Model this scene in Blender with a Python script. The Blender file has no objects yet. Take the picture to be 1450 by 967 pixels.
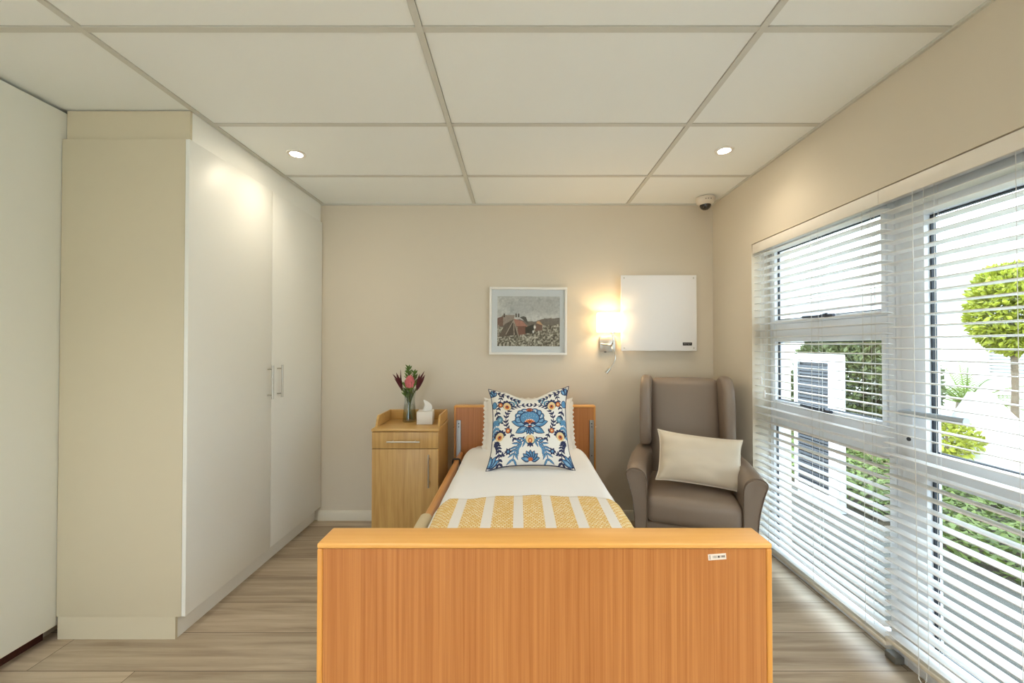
import bpy, bmesh, math, random
import numpy as np
from mathutils import Vector, Matrix, noise, Euler
PI = math.pi
scn = bpy.context.scene
COL = scn.collection
random.seed(7)

# ------------------------------------------------------------------ materials
def srgb(r, g, b):
    f = lambda c: (c/255/12.92) if c/255 <= 0.04045 else ((c/255+0.055)/1.055)**2.4
    return (f(r), f(g), f(b), 1.0)

def mat_new(name):
    m = bpy.data.materials.new(name); m.use_nodes = True
    nt = m.node_tree; nt.nodes.clear()
    out = nt.nodes.new('ShaderNodeOutputMaterial')
    return m, nt, out

def principled(name, col, rough=0.5, metal=0.0, bump=None, spec=0.5, coat=0.0, var=None, sheen=0.0, trans=None):
    """bump=(scale,strength)  var=(scale, amount) multiplies colour a little with noise"""
    m, nt, out = mat_new(name)
    b = nt.nodes.new('ShaderNodeBsdfPrincipled')
    b.inputs['Base Color'].default_value = col
    b.inputs['Roughness'].default_value = rough
    b.inputs['Metallic'].default_value = metal
    b.inputs['Specular IOR Level'].default_value = spec
    b.inputs['Coat Weight'].default_value = coat
    b.inputs['Coat Roughness'].default_value = 0.15
    b.inputs['Sheen Weight'].default_value = sheen
    tc = nt.nodes.new('ShaderNodeTexCoord')
    if var:
        n = nt.nodes.new('ShaderNodeTexNoise'); n.inputs['Scale'].default_value = var[0]; n.inputs['Detail'].default_value = 4
        nt.links.new(tc.outputs['Object'], n.inputs['Vector'])
        mx = nt.nodes.new('ShaderNodeMix'); mx.data_type = 'RGBA'
        a = var[1]
        mx.inputs[6].default_value = tuple(c*(1-a) for c in col[:3]) + (1,)
        mx.inputs[7].default_value = tuple(min(1, c*(1+a)) for c in col[:3]) + (1,)
        nt.links.new(n.outputs['Fac'], mx.inputs[0])
        nt.links.new(mx.outputs[2], b.inputs['Base Color'])
    if bump:
        n2 = nt.nodes.new('ShaderNodeTexNoise'); n2.inputs['Scale'].default_value = bump[0]; n2.inputs['Detail'].default_value = 3
        nt.links.new(tc.outputs['Object'], n2.inputs['Vector'])
        bp = nt.nodes.new('ShaderNodeBump'); bp.inputs['Strength'].default_value = bump[1]; bp.inputs['Distance'].default_value = 0.002
        nt.links.new(n2.outputs['Fac'], bp.inputs['Height']); nt.links.new(bp.outputs['Normal'], b.inputs['Normal'])
    if trans:
        t = nt.nodes.new('ShaderNodeBsdfTranslucent'); t.inputs['Color'].default_value = col
        mx2 = nt.nodes.new('ShaderNodeMixShader'); mx2.inputs[0].default_value = trans
        nt.links.new(b.outputs[0], mx2.inputs[1]); nt.links.new(t.outputs[0], mx2.inputs[2])
        nt.links.new(mx2.outputs[0], out.inputs[0])
    else:
        nt.links.new(b.outputs[0], out.inputs[0])
    return m

def wood(name, dark, light, axis='Z', scale=28, rough=0.38, stretch=0.045, fig=1.0):
    m, nt, out = mat_new(name)
    tc = nt.nodes.new('ShaderNodeTexCoord'); mp = nt.nodes.new('ShaderNodeMapping')
    s = [scale]*3; s['XYZ'.index(axis)] = scale*stretch
    mp.inputs['Scale'].default_value = s
    nt.links.new(tc.outputs['Object'], mp.inputs['Vector'])
    n = nt.nodes.new('ShaderNodeTexNoise'); n.inputs['Scale'].default_value = 1.0; n.inputs['Detail'].default_value = 5; n.inputs['Distortion'].default_value = 0.8
    n3 = nt.nodes.new('ShaderNodeTexNoise'); n3.inputs['Scale'].default_value = 5.0; n3.inputs['Detail'].default_value = 2
    n4 = nt.nodes.new('ShaderNodeTexNoise'); n4.inputs['Scale'].default_value = 0.22; n4.inputs['Detail'].default_value = 1
    for q in (n, n3, n4): nt.links.new(mp.outputs[0], q.inputs['Vector'])
    ad = nt.nodes.new('ShaderNodeMath'); ad.operation = 'MULTIPLY_ADD'; ad.inputs[1].default_value = 0.35*fig
    nt.links.new(n3.outputs['Fac'], ad.inputs[0]); nt.links.new(n.outputs['Fac'], ad.inputs[2])
    ad2 = nt.nodes.new('ShaderNodeMath'); ad2.operation = 'MULTIPLY_ADD'; ad2.inputs[1].default_value = 0.2
    nt.links.new(n4.outputs['Fac'], ad2.inputs[0]); nt.links.new(ad.outputs[0], ad2.inputs[2])
    r = nt.nodes.new('ShaderNodeValToRGB'); r.color_ramp.elements[0].position = 0.56; r.color_ramp.elements[1].position = 0.98
    r.color_ramp.elements[0].color = dark; r.color_ramp.elements[1].color = light
    nt.links.new(ad2.outputs[0], r.inputs[0])
    b = nt.nodes.new('ShaderNodeBsdfPrincipled'); b.inputs['Roughness'].default_value = rough
    nt.links.new(r.outputs[0], b.inputs['Base Color']); nt.links.new(b.outputs[0], out.inputs[0])
    return m

def floor_mat():
    m, nt, out = mat_new('oak_vinyl_planks')
    tc = nt.nodes.new('ShaderNodeTexCoord')
    mp0 = nt.nodes.new('ShaderNodeMapping'); mp0.inputs['Location'].default_value = (0.37, 0.105, 0)
    nt.links.new(tc.outputs['Object'], mp0.inputs['Vector'])
    br = nt.nodes.new('ShaderNodeTexBrick')
    br.offset = 0.37; br.inputs['Scale'].default_value = 1.0
    br.inputs['Brick Width'].default_value = 1.22; br.inputs['Row Height'].default_value = 0.222
    br.inputs['Mortar Size'].default_value = 0.0016; br.inputs['Mortar Smooth'].default_value = 0.2
    br.inputs['Color1'].default_value = (0, 0, 0, 1); br.inputs['Color2'].default_value = (1, 1, 1, 1); br.inputs['Mortar'].default_value = (0.5, 0.5, 0.5, 1)
    nt.links.new(mp0.outputs[0], br.inputs['Vector'])
    mp = nt.nodes.new('ShaderNodeMapping'); mp.inputs['Scale'].default_value = (1.6, 26, 1)
    nt.links.new(tc.outputs['Object'], mp.inputs['Vector'])
    # shift grain per plank
    addv = nt.nodes.new('ShaderNodeVectorMath'); addv.operation = 'MULTIPLY_ADD'; addv.inputs[1].default_value = (7, 13, 3)
    nt.links.new(br.outputs['Color'], addv.inputs[0]); nt.links.new(mp.outputs[0], addv.inputs[2])
    n = nt.nodes.new('ShaderNodeTexNoise'); n.inputs['Scale'].default_value = 1; n.inputs['Detail'].default_value = 7; n.inputs['Distortion'].default_value = 0.5; n.inputs['Roughness'].default_value = 0.62
    nt.links.new(addv.outputs[0], n.inputs['Vector'])
    n2 = nt.nodes.new('ShaderNodeTexNoise'); n2.inputs['Scale'].default_value = 0.25; n2.inputs['Detail'].default_value = 3
    nt.links.new(addv.outputs[0], n2.inputs['Vector'])
    ad = nt.nodes.new('ShaderNodeMath'); ad.operation = 'MULTIPLY_ADD'; ad.inputs[1].default_value = 0.45
    nt.links.new(n2.outputs['Fac'], ad.inputs[0]); nt.links.new(n.outputs['Fac'], ad.inputs[2])
    r = nt.nodes.new('ShaderNodeValToRGB'); cr = r.color_ramp
    cr.elements[0].position = 0.46; cr.elements[0].color = srgb(140, 121, 99)
    cr.elements[1].position = 0.95; cr.elements[1].color = srgb(202, 186, 162)
    e = cr.elements.new(0.68); e.color = srgb(176, 158, 134)
    nt.links.new(ad.outputs[0], r.inputs[0])
    hs = nt.nodes.new('ShaderNodeMix'); hs.data_type = 'RGBA'; hs.blend_type = 'MULTIPLY'; hs.inputs[0].default_value = 1
    pr = nt.nodes.new('ShaderNodeMapRange'); pr.inputs['To Min'].default_value = 0.86; pr.inputs['To Max'].default_value = 1.08
    nt.links.new(br.outputs['Color'], pr.inputs[0]); nt.links.new(r.outputs[0], hs.inputs[6]); nt.links.new(pr.outputs[0], hs.inputs[7])
    mx = nt.nodes.new('ShaderNodeMix'); mx.data_type = 'RGBA'
    mx.inputs[7].default_value = srgb(88, 74, 58)
    nt.links.new(br.outputs['Fac'], mx.inputs[0]); nt.links.new(hs.outputs[2], mx.inputs[6])
    b = nt.nodes.new('ShaderNodeBsdfPrincipled'); b.inputs['Roughness'].default_value = 0.42
    nt.links.new(mx.outputs[2], b.inputs['Base Color'])
    bp = nt.nodes.new('ShaderNodeBump'); bp.inputs['Strength'].default_value = 0.12; bp.inputs['Distance'].default_value = 0.002
    nt.links.new(n.outputs['Fac'], bp.inputs['Height']); nt.links.new(bp.outputs[0], b.inputs['Normal'])
    nt.links.new(b.outputs[0], out.inputs[0])
    return m

def emission(name, col, strength):
    m, nt, out = mat_new(name)
    e = nt.nodes.new('ShaderNodeEmission'); e.inputs[0].default_value = col; e.inputs[1].default_value = strength
    nt.links.new(e.outputs[0], out.inputs[0]); return m

def clear_glass(name, tint=(0.97, 0.985, 0.98, 1), ior=1.45, rough=0.0, refl=1.0):
    m, nt, out = mat_new(name)
    t = nt.nodes.new('ShaderNodeBsdfTransparent'); t.inputs[0].default_value = tint
    g = nt.nodes.new('ShaderNodeBsdfGlossy'); g.inputs['Roughness'].default_value = rough
    f = nt.nodes.new('ShaderNodeLayerWeight'); f.inputs[0].default_value = 0.5
    pw = nt.nodes.new('ShaderNodeMath'); pw.operation = 'POWER'; pw.inputs[1].default_value = 5.0
    nt.links.new(f.outputs['Facing'], pw.inputs[0])
    r0 = ((ior-1)/(ior+1))**2
    mu = nt.nodes.new('ShaderNodeMath'); mu.operation = 'MULTIPLY_ADD'; mu.inputs[1].default_value = (1-r0)*refl; mu.inputs[2].default_value = r0*refl
    nt.links.new(pw.outputs[0], mu.inputs[0])
    mx = nt.nodes.new('ShaderNodeMixShader')
    nt.links.new(mu.outputs[0], mx.inputs[0]); nt.links.new(t.outputs[0], mx.inputs[1]); nt.links.new(g.outputs[0], mx.inputs[2])
    nt.links.new(mx.outputs[0], out.inputs[0]); return m

def attr_mat(name, rough=0.8, bump=None):
    m, nt, out = mat_new(name)
    a = nt.nodes.new('ShaderNodeAttribute'); a.attribute_name = 'pattern'
    b = nt.nodes.new('ShaderNodeBsdfPrincipled'); b.inputs['Roughness'].default_value = rough
    nt.links.new(a.outputs['Color'], b.inputs['Base Color'])
    if bump:
        tc = nt.nodes.new('ShaderNodeTexCoord')
        n2 = nt.nodes.new('ShaderNodeTexNoise'); n2.inputs['Scale'].default_value = bump[0]
        nt.links.new(tc.outputs['Object'], n2.inputs['Vector'])
        bp = nt.nodes.new('ShaderNodeBump'); bp.inputs['Strength'].default_value = bump[1]; bp.inputs['Distance'].default_value = 0.002
        nt.links.new(n2.outputs['Fac'], bp.inputs['Height']); nt.links.new(bp.outputs['Normal'], b.inputs['Normal'])
    nt.links.new(b.outputs[0], out.inputs[0]); return m

def throw_mat():
    """white throw with ochre honeycomb-woven stripes; uses the UV map (metres across, metres along)"""
    m, nt, out = mat_new('ochre_striped_weave')
    uv = nt.nodes.new('ShaderNodeUVMap'); uv.uv_map = 'weave'
    sp = nt.nodes.new('ShaderNodeSeparateXYZ'); nt.links.new(uv.outputs[0], sp.inputs[0])
    def math_(op, a, b=None, c=None):
        n = nt.nodes.new('ShaderNodeMath'); n.operation = op
        for i, v in enumerate((a, b, c)):
            if v is None: continue
            if isinstance(v, (int, float)): n.inputs[i].default_value = v
            else: nt.links.new(v, n.inputs[i])
        return n.outputs[0]
    # ragged stripe edges
    fr = math_('FRACT', math_('MULTIPLY', sp.outputs[1], 1/0.012))
    rag = math_('MULTIPLY', math_('ABSOLUTE', math_('SUBTRACT', fr, 0.5)), 0.006)
    t = math_('FRACT', math_('MULTIPLY', math_('ADD', math_('ADD', sp.outputs[0], 0.355+0.1255*4), rag), 1/0.1255))
    stripe = math_('LESS_THAN', t, 0.675)
    # little cells
    br = nt.nodes.new('ShaderNodeTexBrick'); br.offset = 0.5
    br.inputs['Scale'].default_value = 1; br.inputs['Brick Width'].default_value = 0.0150; br.inputs['Row Height'].default_value = 0.0125
    br.inputs['Mortar Size'].default_value = 0.0020; br.inputs['Mortar Smooth'].default_value = 0.5
    br.inputs['Color1'].default_value = srgb(250, 236, 196); br.inputs['Color2'].default_value = srgb(240, 212, 146); br.inputs['Mortar'].default_value = srgb(224, 168, 72)
    nt.links.new(uv.outputs[0], br.inputs['Vector'])
    mx = nt.nodes.new('ShaderNodeMix'); mx.data_type = 'RGBA'
    mx.inputs[6].default_value = srgb(238, 233, 226)
    nt.links.new(stripe, mx.inputs[0]); nt.links.new(br.outputs['Color'], mx.inputs[7])
    b = nt.nodes.new('ShaderNodeBsdfPrincipled'); b.inputs['Roughness'].default_value = 0.9
    nt.links.new(mx.outputs[2], b.inputs['Base Color'])
    bp = nt.nodes.new('ShaderNodeBump'); bp.inputs['Strength'].default_value = 0.5; bp.inputs['Distance'].default_value = 0.002
    hm = math_('MULTIPLY', br.outputs['Fac'], stripe)
    nt.links.new(hm, bp.inputs['Height']); nt.links.new(bp.outputs['Normal'], b.inputs['Normal'])
    nt.links.new(b.outputs[0], out.inputs[0]); return m

M = {}
M['wall'] = principled('warm_beige_paint', srgb(219, 209, 191), 0.75, bump=(220, 0.08))
M['ceil'] = principled('ceiling_tile_white', srgb(240, 243, 240), 0.9, bump=(300, 0.15))
M['grid'] = principled('grid_bar_paint', srgb(208, 207, 198), 0.5)
M['floor'] = floor_mat()
M['skirt'] = principled('skirting_gloss', srgb(226, 220, 204), 0.4)
M['gloss_white'] = principled('wardrobe_gloss', srgb(243, 244, 239), 0.42, spec=0.75)
M['matt_white'] = principled('wardrobe_side_melamine', srgb(214, 204, 178), 0.55)  # wardrobe white with the shade of its window-averted side painted in
M['leaf_white'] = principled('white_leaf_paint', srgb(242, 243, 236), 0.5)
M['maroon'] = principled('maroon_carpet_edge', srgb(74, 34, 22), 0.95, var=(180, 0.6), bump=(400, 0.6))  # shade in the gap under the leaf, painted as dark maroon
M['steel'] = principled('brushed_steel', srgb(196, 192, 184), 0.3, metal=1.0)
M['chrome'] = principled('chrome', srgb(222, 220, 214), 0.15, metal=1.0)
M['alu'] = principled('aluminium_track', srgb(170, 170, 168), 0.35, metal=0.9)
M['wood_panel'] = wood('beech_panel', srgb(174, 105, 48), srgb(199, 132, 70), 'Z', 120, 0.36, .010)
M['wood_edge'] = wood('beech_edge', srgb(226, 160, 76), srgb(240, 182, 102), 'X', 20, 0.33)  # top caps coloured lighter, light from the ceiling painted in
M['wood_edge_v'] = wood('beech_edge_upright', srgb(208, 138, 54), srgb(226, 160, 78), 'Z', 20, 0.33)
M['wood_cab'] = wood('light_beech_cabinet', srgb(178, 136, 76), srgb(206, 166, 102), 'Z', 34, 0.38)
M['wood_cab_h'] = wood('light_beech_top', srgb(194, 150, 84), srgb(214, 174, 108), 'X', 26, 0.35)
M['wood_rail'] = wood('side_rail_wood', srgb(200, 138, 76), srgb(222, 164, 100), 'Y', 26, 0.35)
M['sleeve'] = principled('beige_felt_sleeve', srgb(214, 196, 160), 0.95, bump=(300, 0.4))
M['black'] = principled('black_plastic', srgb(24, 22, 22), 0.45)
M['linen'] = principled('white_linen', srgb(249, 248, 247), 0.9, bump=(500, 0.25), sheen=0.2)
M['pillow'] = principled('white_pillow_cotton', srgb(238, 232, 222), 0.9, bump=(420, 0.25), sheen=0.2)
M['throw'] = throw_mat()
M['floral'] = attr_mat('embroidered_cotton', 0.85, bump=(420, 0.2))
M['navy'] = principled('navy_piping', srgb(34, 44, 78), 0.8)
M['satin'] = principled('cream_satin', srgb(222, 210, 190), 0.36, bump=(140, 0.12), sheen=0.3)
M['satin_edge'] = principled('cream_piping', srgb(232, 222, 206), 0.5)
M['taupe'] = principled('taupe_leatherette', srgb(138, 123, 110), 0.38, bump=(260, 0.22), var=(6, 0.06))
M['taupe_seam'] = principled('taupe_piping', srgb(112, 95, 80), 0.45)
M['darkwood'] = principled('dark_stained_leg', srgb(52, 38, 28), 0.4)
M['white_frame'] = principled('white_picture_frame', srgb(240, 238, 232), 0.45)
M['mat_board'] = principled('white_mount_board', srgb(224, 226, 228), 0.9)
M['painting'] = attr_mat('watercolour_print', 0.85)
M['pic_glass'] = clear_glass('picture_glass', (0.97, 0.98, 0.98, 1), 1.45, 0.0, .6)
M['heater'] = principled('heater_panel_paint', srgb(238, 237, 236), 0.55)
M['label'] = attr_mat('printed_label', 0.6)
M['shade'] = emission('lit_lamp_shade', (1.0, 0.70, 0.36, 1), 3.0)
M['bulb'] = emission('lit_downlight', (1.0, 0.86, 0.66, 1), 60.0)
M['ring'] = principled('downlight_ring_white', srgb(236, 232, 224), 0.4)
M['cam_white'] = principled('camera_shell', srgb(226, 218, 204), 0.4)
M['cam_dome'] = principled('smoked_dome', srgb(18, 16, 15), 0.08, coat=0.8)
M['vase'] = clear_glass('vase_glass', (0.90, 0.92, 0.91, 1), 1.5)
M['water'] = clear_glass('vase_water', (0.93, 0.94, 0.90, 1), 1.33)
M['stem'] = principled('stem_green', srgb(88, 104, 44), 0.6, var=(40, 0.3))
M['leaf'] = principled('sprig_green', srgb(92, 122, 50), 0.6, var=(60, 0.35))
M['burgundy'] = principled('burgundy_bract', srgb(92, 34, 40), 0.55, var=(50, 0.35))
M['pink'] = principled('protea_pink', srgb(226, 128, 132), 0.7, var=(90, 0.3))
M['tissue_box'] = principled('tissue_box_card', srgb(226, 222, 214), 0.6)
M['tissue'] = principled('tissue_paper', srgb(246, 245, 242), 0.9, trans=0.25)
M['slat'] = principled('blind_slat_white', srgb(240, 240, 238), 0.4, trans=0.1)
M['valance'] = principled('blind_valance_white', srgb(240, 234, 224), 0.4)
M['rail'] = principled('blind_bottom_rail', srgb(226, 220, 206), 0.4)
M['cord'] = principled('blind_cord', srgb(226, 226, 222), 0.8)
M['upvc'] = principled('white_window_frame', srgb(234, 237, 241), 0.35)
M['lever'] = principled('pale_grey_lever', srgb(188, 198, 208), 0.35)
M['gasket'] = principled('dark_rubber_gasket', srgb(40, 46, 54), 0.6)
M['glass'] = clear_glass('window_glass', (0.96, 0.985, 0.985, 1), 1.4)
M['stay'] = principled('window_stay_grey', srgb(70, 72, 78), 0.4, metal=0.6)
M['grey_block'] = principled('grey_stop', srgb(120, 118, 112), 0.6)
M['render_white'] = principled('white_render', srgb(196, 197, 196), 0.9, bump=(60, 0.2))
M['roof'] = principled('pale_roof_sheet', srgb(196, 190, 178), 0.7)
M['path'] = principled('grey_gravel_path', srgb(78, 77, 70), 0.95, var=(90, 0.45), bump=(160, 0.8))
M['paving'] = principled('pale_paving', srgb(206, 202, 190), 0.85, var=(8, 0.06))
M['soil'] = principled('dark_soil', srgb(66, 58, 42), 1.0, var=(30, 0.4))
M['kerb'] = principled('sandstone_kerb', srgb(206, 190, 150), 0.9, var=(12, 0.1))
M['bush'] = principled('dark_bush_leaf', srgb(84, 92, 50), 0.55, var=(9, 0.55), trans=0.1)
M['topiary'] = principled('bright_topiary_leaf', srgb(148, 154, 46), 0.5, var=(9, 0.55), trans=0.15)
M['cycad'] = principled('cycad_frond', srgb(120, 142, 62), 0.5, var=(14, 0.35), trans=0.25)
M['cover_leaf'] = principled('ground_cover_leaf', srgb(98, 114, 46), 0.6, var=(5, 0.45), trans=0.2)
M['trunk'] = principled('grey_bark', srgb(112, 98, 80), 0.9, var=(30, 0.3))
M['stone_white'] = principled('whitewashed_stone', srgb(236, 234, 228), 0.9, bump=(20, 0.6))
M['grille'] = principled('dark_grille', srgb(52, 56, 62), 0.6)
M['ac_white'] = principled('unit_casing', srgb(224, 228, 234), 0.5)
M['far_glass'] = principled('far_window_blind', srgb(196, 198, 190), 0.5)

# ------------------------------------------------------------------ mesh helpers
def finish(bm, smooth=True, angle=35):
    bmesh.ops.recalc_face_normals(bm, faces=bm.faces)
    me = bpy.data.meshes.new('mesh'); bm.to_mesh(me); bm.free()
    if smooth:
        me.shade_smooth(); me.set_sharp_from_angle(angle=math.radians(angle))
    return me

def put(name, bm, mat, parent=None, smooth=True, angle=35, shift=True):
    """links bm as one object; coordinates are world, or the thing's own when the thing is turned"""
    root = parent
    while root is not None and root.parent is not None: root = root.parent
    if root is not None and shift and not root.get('_local'):
        bmesh.ops.translate(bm, verts=bm.verts, vec=-Vector(root.location))
    me = finish(bm, smooth, angle) if isinstance(bm, bmesh.types.BMesh) else bm
    me.name = name
    o = bpy.data.objects.new(name, me); COL.objects.link(o)
    for mm in (mat if isinstance(mat, (list, tuple)) else [mat]): me.materials.append(mm)
    if parent is not None: o.parent = parent
    return o

def thing(name, label, cat, loc, group=None, local=False, rot=None):
    o = bpy.data.objects.new(name, None); COL.objects.link(o); o.empty_display_size = 0.05
    o.location = loc; o['label'] = label; o['category'] = cat
    if group: o['group'] = group
    if local: o['_local'] = 1
    if rot is not None: o.rotation_euler = rot
    return o

def tag(o, label, cat, group=None, kind=None):
    o['label'] = label; o['category'] = cat
    if group: o['group'] = group
    if kind: o['kind'] = kind
    return o

def struct(name, bm, mat, parent=None, label=None, **k):
    o = put(name, bm, mat, parent, **k)
    if parent is None: o['kind'] = 'structure'; o['label'] = label; o['category'] = name.split('_')[0]
    return o

def box(bm, x0, x1, y0, y1, z0, z1, bev=0.0, seg=2):
    vs = [bm.verts.new(v) for v in ((x0,y0,z0),(x1,y0,z0),(x1,y1,z0),(x0,y1,z0),(x0,y0,z1),(x1,y0,z1),(x1,y1,z1),(x0,y1,z1))]
    fs = [bm.faces.new([vs[i] for i in f]) for f in ((0,3,2,1),(4,5,6,7),(0,1,5,4),(1,2,6,5),(2,3,7,6),(3,0,4,7))]
    if bev > 0:
        es = list({e for f in fs for e in f.edges})
        bmesh.ops.bevel(bm, geom=es, offset=bev, segments=seg, affect='EDGES', profile=0.5)
    return bm

def B(*a, **k):
    return box(bmesh.new(), *a, **k)

def tube(bm, pts, r, n=8, cap=True, closed=False):
    pts = [Vector(p) for p in pts]; rings = []
    rr = r if isinstance(r, (list, tuple)) else [r]*len(pts)
    up = None
    for i, p in enumerate(pts):
        if closed: d = pts[(i+1) % len(pts)] - pts[i-1]
        else: d = pts[min(i+1, len(pts)-1)] - pts[max(i-1, 0)]
        d.normalize()
        if up is None:
            up = Vector((0,0,1)) if abs(d.z) < 0.9 else Vector((1,0,0))
        s = d.cross(up); 
        if s.length < 1e-6: s = d.cross(Vector((0.3,1,0.2)))
        s.normalize(); up = s.cross(d).normalized()
        rings.append([bm.verts.new(p + (s*math.cos(a)+up*math.sin(a))*rr[i]) for a in [2*PI*k/n for k in range(n)]])
    m = len(rings)
    for i in range(m if closed else m-1):
        a, b = rings[i], rings[(i+1) % m]
        for k in range(n):
            bm.faces.new((a[k], a[(k+1)%n], b[(k+1)%n], b[k]))
    if cap and not closed:
        bm.faces.new(rings[0][::-1]); bm.faces.new(rings[-1])
    return bm

def lathe(bm, prof, c, n=32, cap_bottom=False, cap_top=False):
    rings = []
    for r, z in prof:
        rings.append([bm.verts.new((c[0]+r*math.cos(2*PI*k/n), c[1]+r*math.sin(2*PI*k/n), c[2]+z)) for k in range(n)])
    for a, b in zip(rings, rings[1:]):
        for k in range(n): bm.faces.new((a[k], a[(k+1)%n], b[(k+1)%n], b[k]))
    if cap_bottom: bm.faces.new(rings[0][::-1])
    if cap_top: bm.faces.new(rings[-1])
    return bm

def rcube(bm, c, s, r, k=4, m=8, bulge=(0,0,0), fn=None):
    """box with round edges, even quads, optional pillow-like bulge of each pair of faces"""
    axes = []
    for h in (s[0]/2, s[1]/2, s[2]/2):
        th = [r*math.tan(PI/4*(1-i/k)) for i in range(k)]
        lo = [-h+r-t for t in th]
        mid = [-h+r+(2*h-2*r)*i/m for i in range(m+1)]
        hi = [h-r+t for t in reversed(th)]
        axes.append(lo+mid+hi)
    N = [len(a) for a in axes]; V = {}
    hh = [x/2 for x in s]
    def vert(i, j, l):
        key = (i, j, l)
        if key in V: return V[key]
        p = Vector((axes[0][i], axes[1][j], axes[2][l]))
        inner = Vector([max(-hh[q]+r, min(hh[q]-r, p[q])) for q in range(3)])
        d = p - inner
        q = inner + d.normalized()*r if d.length > 1e-9 else p.copy()
        u = [q[a]/hh[a] for a in range(3)]
        for a in range(3):
            if bulge[a]:
                b1, b2 = [x for x in range(3) if x != a]
                w = max(0, 1-u[b1]**2)*max(0, 1-u[b2]**2)
                q[a] += bulge[a]*w*max(-1, min(1, u[a]*1.0))
        if fn: q = fn(q)
        V[key] = bm.verts.new(q + Vector(c)); return V[key]
    for a in range(3):
        b1, b2 = [x for x in range(3) if x != a]
        for side in (0, N[a]-1):
            for i in range(N[b1]-1):
                for j in range(N[b2]-1):
                    f = []
                    for (di, dj) in ((0,0),(1,0),(1,1),(0,1)):
                        idx = [0,0,0]; idx[a] = side; idx[b1] = i+di; idx[b2] = j+dj
                        f.append(vert(*idx))
                    bm.faces.new(f)
    return bm

def extrude_poly(bm, pts, axis, a0, a1, bev=0.0, seg=3):
    """pts: 2D outline in the plane across axis (axis x: (y,z); y: (x,z); z: (x,y))"""
    def P(p, a):
        return {'x': (a, p[0], p[1]), 'y': (p[0], a, p[1]), 'z': (p[0], p[1], a)}[axis]
    A = [bm.verts.new(P(p, a0)) for p in pts]; Bv = [bm.verts.new(P(p, a1)) for p in pts]
    n = len(pts); fs = [bm.faces.new(A), bm.faces.new(Bv[::-1])]
    rim = list(fs[0].edges) + list(fs[1].edges)
    for i in range(n): bm.faces.new((A[i], Bv[i], Bv[(i+1)%n], A[(i+1)%n]))
    bmesh.ops.recalc_face_normals(bm, faces=bm.faces)
    if bev > 0: bmesh.ops.bevel(bm, geom=rim, offset=bev, segments=seg, affect='EDGES', profile=0.5)
    return bm

def smooth_curve(pts, n=6, closed=False):
    """Catmull-Rom through 2D/3D points"""
    P = [Vector(p) for p in pts]; out = []
    m = len(P)
    for i in range(m if closed else m-1):
        p0, p1, p2, p3 = (P[(i-1)%m] if closed or i > 0 else P[0]), P[i], P[(i+1)%m], (P[(i+2)%m] if closed or i+2 < m else P[-1])
        for k in range(n):
            t = k/n
            out.append(0.5*((2*p1)+(p2-p0)*t+(2*p0-5*p1+4*p2-p3)*t*t+(3*p1-p0-3*p2+p3)*t**3))
    if not closed: out.append(P[-1])
    return out

def set_colors(me, cols):
    at = me.color_attributes.new('pattern', 'FLOAT_COLOR', 'POINT')
    c = np.ones((len(me.vertices), 4), dtype=np.float32); c[:, :3] = cols
    at.data.foreach_set('color', c.ravel())

# ------------------------------------------------------------------ camera
EYE = 1.348
cam = bpy.data.cameras.new('camera'); cam.sensor_width = 36; cam.lens = 36*565/1450
cam.shift_x = -9/1450; cam.clip_start = 0.02; cam.clip_end = 300
camo = bpy.data.objects.new('camera', cam); COL.objects.link(camo)
camo.location = (0, 0, EYE); camo.rotation_euler = (PI/2 + math.atan(6.5/565), 0, 0)
scn.camera = camo

# ------------------------------------------------------------------ room
XW, YW, H = 1.519, 3.11, 2.454            # right wall face, back wall face, ceiling height
XL = -2.20; YR = -3.2
OY0, OY1, OH = -0.35, 2.593, 2.01         # opening in the right wall
struct('floor', B(XL-.2, 1.705, YR-.2, YW+.2, -0.12, 0), M['floor'], label='grey-brown oak plank floor of the bedroom', smooth=False)
bm = B(XL-.2, XW+.25, YW, YW+.2, 0, 2.75)
struct('wall_back', bm, M['wall'], label='beige painted wall behind the bed', smooth=False)
struct('wall_left', B(XL-.2, XL, YR-.2, YW, 0, 2.75), M['wall'], label='left wall behind the white sliding leaf', smooth=False)
bm = bmesh.new()
box(bm, XW, XW+.25, OY1, YW, -.1, 2.75); box(bm, XW, XW+.25, OY0, OY1, OH, 2.75); box(bm, XW, XW+.25, YR-.2, OY0, -.1, 2.75)
struct('wall_right', bm, M['wall'], label='beige painted wall around the tall window with blinds', smooth=False)
bm = bmesh.new()
RW = (-2.05, -0.60, 0.06, 2.20)            # opening added behind the viewer for front fill daylight
box(bm, XL, RW[0], YR-.2, YR, 0, 2.75); box(bm, RW[1], XW, YR-.2, YR, 0, 2.75)
box(bm, RW[0], RW[1], YR-.2, YR, 0, RW[2]); box(bm, RW[0], RW[1], YR-.2, YR, RW[3], 2.75)
struct('wall_front', bm, M['wall'], label='beige wall opposite the bed', smooth=False)
bm = B(XL-.2, XW+.2, YR-.2, YW+.2, H+0.018, H+0.25)
GX = [XL-.015, -1.530, -0.346, 0.853, XW+.001]; GY = [2.593-.604*k for k in range(10)]; GY = [YW+.001]+[y for y in GY if y > YR]+[YR-.015]
for xa, xb_ in zip(GX, GX[1:]):
    for ya, yb in zip(GY, GY[1:]):
        box(bm, xa+.0145, xb_-.0145, yb+.0145, ya-.0145, H+.0055, H+.0182)
struct('ceiling', bm, M['ceil'], label='white lay-in tile ceiling', smooth=False)

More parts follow.
